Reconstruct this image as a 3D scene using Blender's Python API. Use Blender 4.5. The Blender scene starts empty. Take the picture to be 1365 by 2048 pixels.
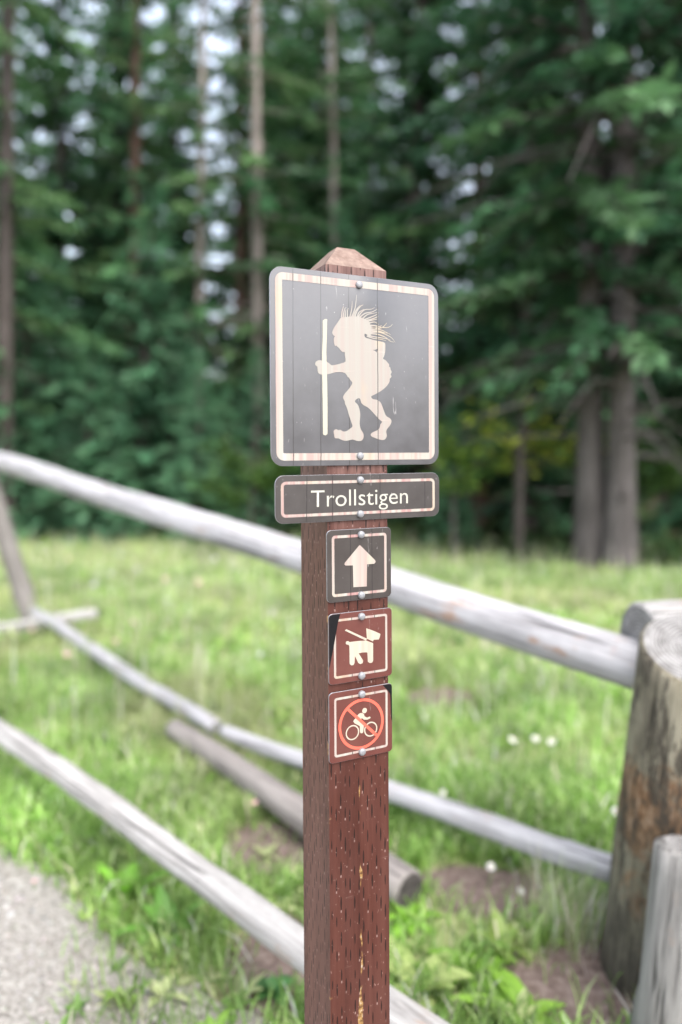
import bpy, bmesh, math, random
import numpy as np
from mathutils import Vector, Matrix, noise
from mathutils.geometry import tessellate_polygon

# ------------------------------------------------------------------ camera, world, sun, exposure
S = bpy.context.scene
COL = S.collection
F, CX, HY, CAMZ = 1400.0, 682.5, 935.0, 1.25      # focal length and horizon in photo pixels, eye height in metres

cam_data = bpy.data.cameras.new('camera')
cam = bpy.data.objects.new('camera', cam_data)
COL.objects.link(cam)
cam.location = (0, 0, CAMZ)
cam.rotation_euler = (math.radians(90), 0, 0)
cam_data.sensor_fit = 'VERTICAL'
cam_data.sensor_height = 36.0
cam_data.sensor_width = 24.0
cam_data.lens = 36.0 * F / 2048.0
cam_data.shift_y = -(1024.0 - HY) / 2048.0
cam_data.clip_start = 0.02
cam_data.clip_end = 600
cam_data.dof.use_dof = True
cam_data.dof.focus_distance = 0.925
cam_data.dof.aperture_fstop = 1.35
S.camera = cam

SUN_EL, SUN_AZ = math.radians(60), math.radians(152)   # azimuth clockwise from +Y (north)
w = bpy.data.worlds.new('World')
S.world = w
w.use_nodes = True
nt = w.node_tree
bg = nt.nodes['Background']
sky = nt.nodes.new('ShaderNodeTexSky')
sky.sky_type = 'NISHITA'
sky.sun_disc = False
sky.sun_elevation = SUN_EL
sky.sun_rotation = SUN_AZ
sky.air_density = 1.0
sky.dust_density = 6.0
sky.ozone_density = 1.0
# thin bright cloud: the blue of the clear sky is washed out and patched with lighter cloud
hsv = nt.nodes.new('ShaderNodeHueSaturation')
hsv.inputs['Saturation'].default_value = 0.52
nt.links.new(sky.outputs[0], hsv.inputs['Color'])
tcw = nt.nodes.new('ShaderNodeTexCoord')
cn = nt.nodes.new('ShaderNodeTexNoise'); cn.inputs['Scale'].default_value = 2.2; cn.inputs['Detail'].default_value = 6
nt.links.new(tcw.outputs['Generated'], cn.inputs['Vector'])
mr = nt.nodes.new('ShaderNodeMapRange'); mr.inputs[1].default_value = 0.35; mr.inputs[2].default_value = 0.65
mr.inputs[3].default_value = 1.0; mr.inputs[4].default_value = 2.9
nt.links.new(cn.outputs['Fac'], mr.inputs[0])
# the cloud veil is brightest low over the horizon
sx3 = nt.nodes.new('ShaderNodeSeparateXYZ'); nt.links.new(tcw.outputs['Generated'], sx3.inputs[0])
h1 = nt.nodes.new('ShaderNodeMath'); h1.operation = 'SUBTRACT'; h1.use_clamp = True; h1.inputs[0].default_value = 1.0
nt.links.new(sx3.outputs[2], h1.inputs[1])
h2 = nt.nodes.new('ShaderNodeMath'); h2.operation = 'POWER'; h2.inputs[1].default_value = 2.0; nt.links.new(h1.outputs[0], h2.inputs[0])
h3 = nt.nodes.new('ShaderNodeMath'); h3.operation = 'MULTIPLY_ADD'; h3.inputs[1].default_value = 2.6; h3.inputs[2].default_value = 1.0
nt.links.new(h2.outputs[0], h3.inputs[0])
h4 = nt.nodes.new('ShaderNodeMath'); h4.operation = 'MULTIPLY'
nt.links.new(h3.outputs[0], h4.inputs[0]); nt.links.new(mr.outputs[0], h4.inputs[1])
nt.links.new(h4.outputs[0], hsv.inputs['Value'])
nt.links.new(hsv.outputs[0], bg.inputs[0])
bg.inputs[1].default_value = 0.15

sun_data = bpy.data.lights.new('sun', 'SUN')
sun_data.energy = 0.9
sun_data.angle = math.radians(25)
sun_data.color = (1.0, 0.985, 0.97)
sun = bpy.data.objects.new('sun', sun_data)
COL.objects.link(sun)
sd = Vector((math.sin(SUN_AZ) * math.cos(SUN_EL), math.cos(SUN_AZ) * math.cos(SUN_EL), math.sin(SUN_EL)))
sun.rotation_euler = sd.to_track_quat('Z', 'Y').to_euler()
sun.location = (0, 0, 30)

S.view_settings.view_transform = 'Standard'
S.view_settings.look = 'None'
S.view_settings.gamma = 1.0
S.view_settings.exposure = 0.12
S.render.engine = 'CYCLES'
S.cycles.max_bounces = 6
S.cycles.use_denoising = True


# ------------------------------------------------------------------ helpers
def at(px, py, Y):
    return Vector(((px - CX) / F * Y, Y, CAMZ - (py - HY) / F * Y))


def gnd(px, py):
    Y = F * CAMZ / (py - HY)
    return Vector(((px - CX) / F * Y, Y, 0))


def tag(o, label=None, cat=None, group=None, kind=None):
    if label: o['label'] = label
    if cat: o['category'] = cat
    if group: o['group'] = group
    if kind: o['kind'] = kind
    return o


def link(name, data, mat=None, parent=None, loc=None, matrix=None):
    o = bpy.data.objects.new(name, data)
    COL.objects.link(o)
    if parent is not None: o.parent = parent
    if loc is not None: o.location = loc
    if matrix is not None: o.matrix_basis = matrix
    if mat is not None and data is not None:
        for m in (mat if isinstance(mat, (list, tuple)) else [mat]):
            if m.name not in [x.name for x in data.materials if x]:
                data.materials.append(m)
    return o


def empty(name, loc=(0, 0, 0), matrix=None):
    o = bpy.data.objects.new(name, None)
    COL.objects.link(o)
    o.empty_display_size = 0.1
    if matrix is not None: o.matrix_basis = matrix
    else: o.location = loc
    return o


def pymesh(name, v, f, smooth=False):
    me = bpy.data.meshes.new(name)
    me.from_pydata([tuple(x) for x in v], [], f)
    if smooth:
        me.polygons.foreach_set('use_smooth', [True] * len(me.polygons))
    me.update()
    return me


def bigmesh(name, V, faces_list, col=None, smooth=False):
    """V (n,3); faces_list: list of (m,k) int arrays; col (n,3) linear colours per vertex"""
    me = bpy.data.meshes.new(name)
    me.vertices.add(len(V))
    me.vertices.foreach_set('co', np.asarray(V, np.float32).ravel())
    loops = np.concatenate([f.ravel() for f in faces_list]).astype(np.int32)
    sizes = np.concatenate([np.full(len(f), f.shape[1], np.int32) for f in faces_list])
    starts = np.concatenate([[0], np.cumsum(sizes)[:-1]]).astype(np.int32)
    me.loops.add(len(loops))
    me.loops.foreach_set('vertex_index', loops)
    me.polygons.add(len(sizes))
    me.polygons.foreach_set('loop_start', starts)
    me.polygons.foreach_set('loop_total', sizes)
    if smooth:
        me.polygons.foreach_set('use_smooth', np.ones(len(sizes), bool))
    me.update(calc_edges=True)
    if col is not None:
        a = me.color_attributes.new('col', 'FLOAT_COLOR', 'POINT')
        c4 = np.ones((len(V), 4), np.float32)
        c4[:, :3] = col
        a.data.foreach_set('color', c4.ravel())
    me.validate()
    return me


# ------------------------------------------------------------------ node material helper
class NM:
    def __init__(s, name, rough=0.7, spec=0.5, metal=0.0):
        s.m = bpy.data.materials.new(name)
        s.m.use_nodes = True
        s.t = s.m.node_tree
        s.b = s.t.nodes['Principled BSDF']
        s.out = s.t.nodes['Material Output']
        s.b.inputs['Roughness'].default_value = rough
        s.b.inputs['Specular IOR Level'].default_value = spec
        s.b.inputs['Metallic'].default_value = metal

    def n(s, typ, **kw):
        x = s.t.nodes.new(typ)
        for k, v in kw.items(): setattr(x, k, v)
        return x

    def l(s, a, b): s.t.links.new(a, b)

    def setin(s, sock, v):
        if hasattr(v, 'is_linked') or hasattr(v, 'links'): s.l(v, sock)
        else: sock.default_value = v

    def math(s, op, a, b=None, c=None, clamp=False):
        x = s.n('ShaderNodeMath', operation=op, use_clamp=clamp)
        s.setin(x.inputs[0], a)
        if b is not None: s.setin(x.inputs[1], b)
        if c is not None: s.setin(x.inputs[2], c)
        return x.outputs[0]

    def coord(s, kind='Object'):
        return s.n('ShaderNodeTexCoord').outputs[kind]

    def pos(s):
        return s.n('ShaderNodeNewGeometry').outputs['Position']

    def xyz(s, v):
        x = s.n('ShaderNodeSeparateXYZ'); s.l(v, x.inputs[0]); return x.outputs

    def scale(s, v, sc):
        x = s.n('ShaderNodeVectorMath', operation='MULTIPLY'); s.l(v, x.inputs[0]); x.inputs[1].default_value = sc
        return x.outputs[0]

    def noise(s, v, scale, detail=4, rough=0.55, dist=0.0):
        x = s.n('ShaderNodeTexNoise'); s.l(v, x.inputs['Vector'])
        x.inputs['Scale'].default_value = scale; x.inputs['Detail'].default_value = detail
        x.inputs['Roughness'].default_value = rough; x.inputs['Distortion'].default_value = dist
        return x.outputs['Fac']

    def voro(s, v, scale, feature='F1'):
        x = s.n('ShaderNodeTexVoronoi', feature=feature); s.l(v, x.inputs['Vector']); x.inputs['Scale'].default_value = scale
        return x.outputs

    def ramp(s, fac, stops, interp='LINEAR'):
        x = s.n('ShaderNodeValToRGB'); s.l(fac, x.inputs[0]); cr = x.color_ramp; cr.interpolation = interp
        while len(cr.elements) < len(stops): cr.elements.new(0.5)
        for e, (p, c) in zip(cr.elements, stops):
            e.position = p
            e.color = (c, c, c, 1) if isinstance(c, (int, float)) else (*c, 1)
        return x.outputs[0]

    def mix(s, fac, a, b, mode='MIX'):
        x = s.n('ShaderNodeMix', data_type='RGBA', blend_type=mode)
        s.setin(x.inputs[0], fac)
        for sock, v in ((x.inputs[6], a), (x.inputs[7], b)):
            if isinstance(v, tuple): sock.default_value = (*v, 1)
            else: s.l(v, sock)
        return x.outputs[2]

    def color(s, c):
        if isinstance(c, tuple): s.b.inputs['Base Color'].default_value = (*c, 1)
        else: s.l(c, s.b.inputs['Base Color'])

    def bump(s, h, strength=0.3, dist=0.01):
        x = s.n('ShaderNodeBump'); s.l(h, x.inputs['Height']); x.inputs['Strength'].default_value = strength
        x.inputs['Distance'].default_value = dist
        s.l(x.outputs[0], s.b.inputs['Normal'])
        return x


def mat_leaf(name, transl=0.35, rough=0.55, spec=0.35, tint=(1, 1, 1)):
    m = NM(name, rough, spec)
    a = m.n('ShaderNodeAttribute', attribute_name='col').outputs['Color']
    nz = m.noise(m.pos(), 1.3, 2)
    c = m.mix(1.0, a, m.ramp(nz, [(0.3, (0.72 * tint[0], 0.72 * tint[1], 0.75 * tint[2])), (0.7, (1.2 * tint[0], 1.2 * tint[1], 1.1 * tint[2]))]), 'MULTIPLY')
    m.color(c)
    tr = m.n('ShaderNodeBsdfTranslucent'); m.l(c, tr.inputs[0])
    mx = m.n('ShaderNodeMixShader'); mx.inputs[0].default_value = transl
    m.l(m.b.outputs[0], mx.inputs[1]); m.l(tr.outputs[0], mx.inputs[2]); m.l(mx.outputs[0], m.out.inputs[0])
    return m.m


# ------------------------------------------------------------------ ground, gravel path
DIRT = [(gnd(560, 1695), 0.20, 0.20), (gnd(565, 1925), 0.15, 0.17), (gnd(1190, 1995), 0.26, 0.17), (gnd(1330, 1930), 0.24, 0.14), (gnd(880, 1400), 0.24, 0.22), (gnd(930, 1760), 0.20, 0.07), (gnd(1010, 1790), 0.2, 0.12)]


def mat_ground():
    m = NM('meadow_soil', 0.95, 0.2)
    p = m.pos()
    n1 = m.noise(p, 2.2, 6, 0.6); n2 = m.noise(p, 38, 5, 0.65); n3 = m.noise(p, 0.7, 3)
    soil = m.ramp(n2, [(0.3, (0.085, 0.062, 0.054)), (0.5, (0.17, 0.128, 0.115)), (0.72, (0.28, 0.23, 0.205))])
    thatch = m.ramp(n2, [(0.3, (0.15, 0.17, 0.07)), (0.55, (0.29, 0.33, 0.15)), (0.75, (0.50, 0.49, 0.31))])
    x, y, z = m.xyz(p)
    g = m.math('SMOOTH_MIN', m.math('ADD', m.math('MULTIPLY', m.math('SUBTRACT', y, 1.3), 0.4), m.math('MULTIPLY', n1, 0.9)), 1.0, 0.2)
    base = m.mix(m.ramp(g, [(0.35, 0.0), (0.62, 1.0)]), soil, thatch)
    dm = None
    for c0, rx, ry in DIRT:
        dx = m.math('DIVIDE', m.math('SUBTRACT', x, c0.x), rx); dy = m.math('DIVIDE', m.math('SUBTRACT', y, c0.y), ry)
        q = m.math('ADD', m.math('MULTIPLY', dx, dx), m.math('MULTIPLY', dy, dy))
        dm = q if dm is None else m.math('MINIMUM', dm, q)
    n4 = m.noise(p, 9, 4)
    base = m.mix(m.ramp(m.math('ADD', m.math('MULTIPLY', dm, 0.4), m.math('SUBTRACT', n4, 0.5)), [(0.3, 1.0), (0.55, 0.0)]), base, soil)
    litter = m.ramp(n2, [(0.3, (0.03, 0.022, 0.016)), (0.6, (0.085, 0.06, 0.045)), (0.8, (0.14, 0.11, 0.08))])
    # the forest floor starts along a line that runs nearer to the right
    fx = m.math('ADD', y, m.math('MULTIPLY', x, 0.62))
    fl = m.ramp(m.math('ADD', m.math('MULTIPLY', m.math('SUBTRACT', fx, 10.7), 0.6), m.math('SUBTRACT', n3, 0.5)), [(0.0, 0.0), (0.6, 1.0)])
    m.color(m.mix(fl, base, litter))
    m.bump(m.math('ADD', n2, m.math('MULTIPLY', n1, 2.0)), 0.6, 0.02)
    return m.m


def hill(x, y):
    d = y + 0.25 * x - 19
    return 0.0 if d < 0 else 0.17 * d * d / (d + 6)


def build_ground():
    ys = list(np.arange(-12, 20, 0.5)) + list(np.arange(20, 150, 3.0)) + [200, 300]
    xs = [-200, -120] + list(np.arange(-80, -20, 6.0)) + list(np.arange(-20, 20.1, 0.5)) + list(np.arange(26, 81, 6.0)) + [120, 200]
    V, Fc = [], []
    for y in ys:
        for x in xs:
            z = hill(x, min(y, 110))
            if 1.4 < y and abs(x) < 20 and y < 20:
                z += 0.05 * (noise.noise(Vector((x * .5, y * .5, 0)))) * min(1, (y - 1.4) / 3)
            V.append((x, y, z - 0.004))
    nx = len(xs)
    for j in range(len(ys) - 1):
        for i in range(nx - 1):
            a = j * nx + i
            Fc.append((a, a + 1, a + 1 + nx, a + nx))
    o = link('ground', pymesh('ground', V, Fc, True), mat_ground())
    tag(o, kind='structure')


PATH_EDGE = [(-9, 7.5), (-4, 4.1), (-2.2, 3.0), (-1.35, 2.46), (-1.13, 2.30), (-0.84, 2.12), (-0.72, 1.98), (-0.62, 1.86), (-0.52, 1.76), (-0.335, 1.66), (-0.14, 1.56),
             (0.0, 1.30), (0.18, 0.95), (0.4, 0.6), (0.9, 0.35), (2.2, 0.1), (9, -1.6)]


def path_y(x):
    for (x0, y0), (x1, y1) in zip(PATH_EDGE, PATH_EDGE[1:]):
        if x0 <= x <= x1: return y0 + (y1 - y0) * (x - x0) / (x1 - x0)
    return PATH_EDGE[0][1] if x < PATH_EDGE[0][0] else PATH_EDGE[-1][1]


def mat_gravel():
    m = NM('gravel', 0.9, 0.25)
    p = m.pos()
    v = m.voro(p, 130)
    big = m.noise(p, 3, 4)
    c = m.ramp(m.xyz(v['Color'])[0], [(0.0, (0.17, 0.158, 0.142)), (0.5, (0.30, 0.285, 0.262)), (1.0, (0.44, 0.425, 0.395))])
    c = m.mix(m.ramp(big, [(0.35, 0.35), (0.6, 0.0)]), c, (0.20, 0.178, 0.152))
    m.color(c)
    m.bump(m.math('SUBTRACT', 1.0, v['Distance']), 0.7, 0.006)
    return m.m


def build_path():
    random.seed(4)
    top, bot = [], []
    for (x0, y0), (x1, y1) in zip(PATH_EDGE, PATH_EDGE[1:]):
        for k in range(12):
            t = k / 12
            x, y = x0 + (x1 - x0) * t, y0 + (y1 - y0) * t
            y += 0.05 * noise.noise(Vector((x * 7, y * 7, 1))) + 0.015 * noise.noise(Vector((x * 30, y * 30, 4)))
            top.append((x, y, 0.004)); bot.append((x - 0.4 * max(0, 1), -11, 0.004))
    V = top + bot
    n = len(top)
    Fc = [(i, n + i, n + i + 1, i + 1) for i in range(n - 1)]
    tag(link('gravel_path', pymesh('gravel_path', V, Fc), mat_gravel()), kind='structure')
    # loose stones
    rng = np.random.default_rng(5)
    ico = bmesh.new(); bmesh.ops.create_icosphere(ico, subdivisions=1, radius=1)
    iv = np.array([v.co[:] for v in ico.verts]); jf = np.array([[v.index for v in f.verts] for f in ico.faces]); ico.free()
    pts = []
    while len(pts) < 11000:
        x, y = rng.uniform(-2.4, 0.4), rng.uniform(0.7, 3.0)
        d = path_y(x) - y
        if d > -0.03 and (d > 0.06 or rng.random() < 0.5): pts.append((x, y))
    pts = np.array(pts); n = len(pts)
    r = rng.gamma(2.6, 0.0013, n).clip(0.0015, 0.012)
    sq = rng.uniform(0.6, 1.1, (n, 1, 3)); sq[:, :, 2] *= 0.6
    V = iv[None] * r[:, None, None] * sq + rng.normal(0, .12, (n, 12, 3)) * r[:, None, None]
    a = rng.uniform(0, 6.28, n); ca, sa = np.cos(a)[:, None], np.sin(a)[:, None]
    X = V[:, :, 0] * ca - V[:, :, 1] * sa + pts[:, :1]; Y = V[:, :, 0] * sa + V[:, :, 1] * ca + pts[:, 1:]
    Z = V[:, :, 2] + r[:, None] * 0.35 + 0.004
    V = np.stack([X, Y, Z], -1).reshape(-1, 3)
    FF = (jf[None] + 12 * np.arange(n)[:, None, None]).reshape(-1, 3)
    g = rng.uniform(0.22, 0.48, (n, 1)) * np.array([1, .96, .91]) + rng.normal(0, .012, (n, 3))
    me = bigmesh('gravel', V, [FF], np.repeat(g, 12, 0), True)
    m = NM('pebble', 0.85, 0.3); m.color(m.n('ShaderNodeAttribute', attribute_name='col').outputs['Color'])
    tag(link('gravel', me, m.m), 'loose pale grey gravel scattered over the path', None, None, 'stuff')


# ------------------------------------------------------------------ sign post frame
TH = math.radians(25.8)
PW = 0.089
EY = 0.9045
MP = Matrix.Translation(((654.5 - CX) / F * EY, EY, CAMZ)) @ Matrix.Rotation(0.018, 4, 'X') @ Matrix.Rotation(-0.006, 4, 'Y') @ Matrix.Rotation(TH, 4, 'Z')
MPI = MP.inverted()
SIGN_N = -0.0031           # local y of the sign faces


def sp(px, py):
    """photo pixel -> (s, z) on the plane of the sign faces"""
    o = MPI @ Vector((0, 0, CAMZ))
    d = MPI.to_3x3() @ Vector(((px - CX) / F, 1, -(py - HY) / F))
    t = (SIGN_N - o.y) / d.y
    p = o + d * t
    return p.x, p.z


def mat_post():
    m = NM('stained_post_wood', 0.62, 0.25)
    c = m.coord()
    x, y, z = m.xyz(c)
    g = m.noise(m.scale(c, (60, 60, 2.2)), 1.0, 6, 0.65, 0.3)
    n2 = m.noise(m.scale(c, (14, 14, 5)), 1.0, 4)
    col = m.ramp(g, [(0.25, (0.034, 0.0105, 0.0075)), (0.5, (0.066, 0.020, 0.0135)), (0.8, (0.110, 0.040, 0.028))])
    col = m.mix(m.ramp(n2, [(0.42, 0.0), (0.70, 0.7)]), col, (0.090, 0.036, 0.028))
    hs = m.noise(m.scale(c, (9, 9, 130)), 1.0, 3, 0.6)
    col = m.mix(m.math('MULTIPLY', m.ramp(hs, [(0.66, 0.0), (0.72, 0.45)]), m.ramp(n2, [(0.5, 0.0), (0.6, 1.0)])), col, (0.26, 0.17, 0.15))
    # weathering: grey-pink towards the top (z is height above the base)
    up = m.ramp(m.math('ADD', m.math('MULTIPLY', m.math('SUBTRACT', z, 1.12), 1.5), m.math('MULTIPLY', m.math('SUBTRACT', g, 0.5), 0.8)), [(0.0, 0.0), (0.65, 1.0)])
    col = m.mix(up, col, m.ramp(g, [(0.3, (0.10, 0.05, 0.043)), (0.7, (0.25, 0.155, 0.135))]))
    # left face paler and greyer: its grazing sky sheen is put into the colour
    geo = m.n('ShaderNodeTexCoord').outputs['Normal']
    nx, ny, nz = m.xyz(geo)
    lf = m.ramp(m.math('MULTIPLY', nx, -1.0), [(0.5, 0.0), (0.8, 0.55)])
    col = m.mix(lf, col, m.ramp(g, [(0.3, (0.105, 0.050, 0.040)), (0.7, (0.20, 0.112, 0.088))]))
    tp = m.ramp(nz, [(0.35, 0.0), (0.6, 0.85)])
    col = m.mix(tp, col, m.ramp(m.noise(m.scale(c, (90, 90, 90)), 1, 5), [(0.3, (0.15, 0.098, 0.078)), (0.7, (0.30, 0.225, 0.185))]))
    # rows of incised slits, staggered column by column
    u = m.math('ADD', m.math('ADD', x, m.math('MULTIPLY', y, 1.013)), m.math('MULTIPLY', m.math('SUBTRACT', n2, 0.5), 0.0012))
    cu = m.math('DIVIDE', u, 0.00665)
    k = m.math('FLOOR', cu)
    fu = m.math('ABSOLUTE', m.math('SUBTRACT', m.math('FRACT', cu), 0.5))
    jit = m.n('ShaderNodeTexWhiteNoise', noise_dimensions='1D'); m.l(k, jit.inputs['W'])
    cz = m.math('ADD', m.math('DIVIDE', z, 0.0465), m.math('ADD', m.math('MULTIPLY', k, 0.385), m.math('MULTIPLY', jit.outputs['Value'], 0.3)))
    kz = m.math('FLOOR', cz)
    wn = m.n('ShaderNodeTexWhiteNoise', noise_dimensions='2D')
    cb = m.n('ShaderNodeCombineXYZ'); m.l(k, cb.inputs[0]); m.l(kz, cb.inputs[1]); m.l(cb.outputs[0], wn.inputs['Vector'])
    sfz = m.math('SUBTRACT', m.math('FRACT', cz), m.math('ADD', 0.42, m.math('MULTIPLY', wn.outputs['Value'], 0.16)))
    fz = m.math('ABSOLUTE', sfz)
    ln = m.math('ADD', 0.13, m.math('MULTIPLY', wn.outputs['Value'], 0.09))
    a = m.math('SUBTRACT', 1.0, m.math('DIVIDE', fz, ln), clamp=True)
    wdt = m.math('MULTIPLY', m.math('POWER', a, 0.4), m.math('ADD', 0.13, m.math('MULTIPLY', wn.outputs['Value'], 0.08)))
    slit = m.math('MULTIPLY', m.math('SUBTRACT', wdt, fu), 28.0, clamp=True)
    # only on the upright faces
    slit = m.math('MULTIPLY', slit, m.ramp(nz, [(0.2, 1.0), (0.4, 0.0)]))
    col = m.mix(m.math('MULTIPLY', slit, 0.86), col, (0.012, 0.006, 0.005))
    # pale splinter at the lower end of many slits
    chip = m.math('SUBTRACT', 1.0, m.math('DIVIDE', m.math('ABSOLUTE', m.math('ADD', sfz, m.math('ADD', ln, 0.02))), 0.045), clamp=True)
    chip = m.math('MULTIPLY', m.math('MULTIPLY', chip, 2.0, clamp=True), m.math('MULTIPLY', m.math('SUBTRACT', 0.17, fu), 15.0, clamp=True), clamp=True)
    chip = m.math('MULTIPLY', chip, m.ramp(wn.outputs['Color'], [(0.45, 0.0), (0.7, 0.6)]))
    chip = m.math('MULTIPLY', chip, m.ramp(nz, [(0.2, 1.0), (0.4, 0.0)]))
    col = m.mix(chip, col, (0.30, 0.20, 0.18))
    # pale chips near the slits
    sp2 = m.noise(m.scale(c, (260, 260, 150)), 1.0, 2)
    lt = m.math('MULTIPLY', m.ramp(sp2, [(0.66, 0.0), (0.72, 1.0)]), 0.5)
    col = m.mix(lt, col, (0.38, 0.24, 0.21))
    # ochre bare-wood split down the front, and chips on the arris
    sx = m.math('ABSOLUTE', m.math('SUBTRACT', x, m.math('ADD', 0.0455, m.math('MULTIPLY', m.math('SUBTRACT', m.noise(m.scale(c, (1, 1, 14)), 1.0, 3), 0.5), 0.012))))
    br = m.noise(m.scale(c, (30, 30, 11)), 1.0, 3, 0.7)
    och = m.math('MULTIPLY', m.math('SUBTRACT', m.math('MULTIPLY', m.ramp(br, [(0.46, 0.0), (0.62, 1.0)]), 0.0046), sx), 900.0, clamp=True)
    och = m.math('MULTIPLY', och, m.ramp(ny, [(-0.9, 1.0), (-0.5, 0.0)]))
    och = m.math('MULTIPLY', m.math('MULTIPLY', och, m.math('LESS_THAN', y, 0.002)), m.math('LESS_THAN', z, 0.88))
    col = m.mix(m.math('MULTIPLY', och, 0.75), col, m.ramp(m.noise(m.scale(c, (200, 200, 200)), 1, 2), [(0.35, (0.10, 0.05, 0.02)), (0.55, (0.38, 0.23, 0.08)), (0.7, (0.5, 0.42, 0.33))]))
    ed = m.math('MULTIPLY', m.math('LESS_THAN', m.math('ADD', x, y), 0.0035), m.ramp(m.noise(m.scale(c, (9, 9, 30)), 1, 3), [(0.58, 0.0), (0.62, 1.0)]))
    col = m.mix(m.math('MULTIPLY', ed, 0.8), col, (0.42, 0.25, 0.10))
    m.color(col)
    h = m.math('SUBTRACT', m.math('MULTIPLY', g, 0.35), slit)
    m.bump(h, 0.55, 0.0015)
    m.l(m.ramp(g, [(0.2, 0.42), (0.8, 0.62)]), m.b.inputs['Roughness'])
    return m.m


def build_post():
    bm = bmesh.new()
    zs, zt, ins = CAMZ + 0.262, CAMZ + 0.2955, 0.0315
    rings = [(-0.06, 0)] + [(z, 0) for z in np.linspace(0.1, zs - 0.05, 16)] + [(zs, 0), (zt, ins)]
    vr = []
    for z, i in rings:
        vr.append([bm.verts.new(c) for c in ((i, i, z), (PW - i, i, z), (PW - i, PW - i, z), (i, PW - i, z))])
    for a, b in zip(vr, vr[1:]):
        for k in range(4):
            bm.faces.new((a[k], a[(k + 1) % 4], b[(k + 1) % 4], b[k]))
    bm.faces.new(vr[-1]); bm.faces.new(vr[0][::-1])
    ed = [e for e in bm.edges if len(e.link_faces) == 2 and e.calc_face_angle(0) > 0.3]
    bmesh.ops.bevel(bm, geom=ed, offset=0.0022, segments=2, profile=0.6, affect='EDGES')
    me = bpy.data.meshes.new('sign_post'); bm.to_mesh(me); bm.free()
    o = link('sign_post', me, mat_post(), matrix=MP @ Matrix.Translation((0, 0, -CAMZ)))
    tag(o, 'square red-brown stained wooden post with a chamfered top carrying five signs', 'post')


# ------------------------------------------------------------------ signs
def dent(m, cx, cz, amt):
    """soft dent of the sheet round the upper bolt, in the sign's own coordinates"""
    c = m.coord(); x, y, z = m.xyz(c)
    dx = m.math('SUBTRACT', x, cx); dz = m.math('MULTIPLY', m.math('SUBTRACT', z, cz), 0.55)
    r2 = m.math('ADD', m.math('MULTIPLY', dx, dx), m.math('MULTIPLY', dz, dz))
    return m.math('MULTIPLY', m.math('EXPONENT', m.math('MULTIPLY', r2, -900.0)), amt)


def cracks(m, x, z, lines, wpx=0.0007):
    tot = None
    c = m.coord()
    for i, (x0, lean) in enumerate(lines):
        wob = m.math('MULTIPLY', m.math('SUBTRACT', m.noise(m.scale(c, (0, 0, 40)), 1.0 + i * .3, 2), 0.5), 0.0012)
        d = m.math('ABSOLUTE', m.math('SUBTRACT', m.math('SUBTRACT', x, m.math('MULTIPLY', z, lean)), m.math('ADD', wob, x0)))
        k = m.math('MULTIPLY', m.math('SUBTRACT', wpx, d), 3500.0, clamp=True)
        tot = k if tot is None else m.math('MAXIMUM', tot, k)
    return tot


def mat_face(name, base, base2, lines, dentp=None, rough=0.33, scr=1.0, spec=0.45):
    m = NM(name, rough, spec)
    c = m.coord(); x, y, z = m.xyz(c)
    n = m.noise(c, 26, 5, 0.6)
    col = m.mix(m.ramp(n, [(0.35, 0.0), (0.7, 1.0)]), base, base2)
    # short pale scratches and specks
    s1 = m.noise(m.scale(c, (330, 1, 210)), 1.0, 2); s2 = m.noise(m.scale(c, (24, 1, 24)), 1.0, 2)
    spk = m.math('MULTIPLY', m.ramp(s1, [(0.70, 0.0), (0.74, 1.0)]), m.ramp(s2, [(0.48, 0.0), (0.58, 1.0)]))
    s3 = m.noise(m.scale(c, (120, 1, 26)), 1.0, 3, 0.5, 1.2)
    spk = m.math('MAXIMUM', spk, m.math('MULTIPLY', m.ramp(s3, [(0.71, 0.0), (0.76, 0.6)]), 1.0))
    col = m.mix(m.math('MULTIPLY', spk, 0.6 * scr), col, (0.55, 0.53, 0.52))
    if lines:
        k = cracks(m, x, z, lines)
        col = m.mix(m.math('MULTIPLY', k, 0.85), col, (0.015, 0.012, 0.012))
    m.color(col)
    hz = m.math('MULTIPLY', m.noise(m.scale(c, (9, 1, 5)), 1.0, 2), 0.5)
    h = m.math('ADD', hz, m.math('MULTIPLY', m.noise(m.scale(c, (170, 1, 6)), 1.0, 2), 0.02))
    if dentp: h = m.math('ADD', m.math('SUBTRACT', h, m.math('MULTIPLY', m.math('MULTIPLY', z, z), 120.0)), dent(m, *dentp))
    m.bump(h, 1.0, 0.0035)
    m.l(m.ramp(n, [(0.3, rough - 0.05), (0.75, rough + 0.1)]), m.b.inputs['Roughness'])
    return m.m


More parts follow.
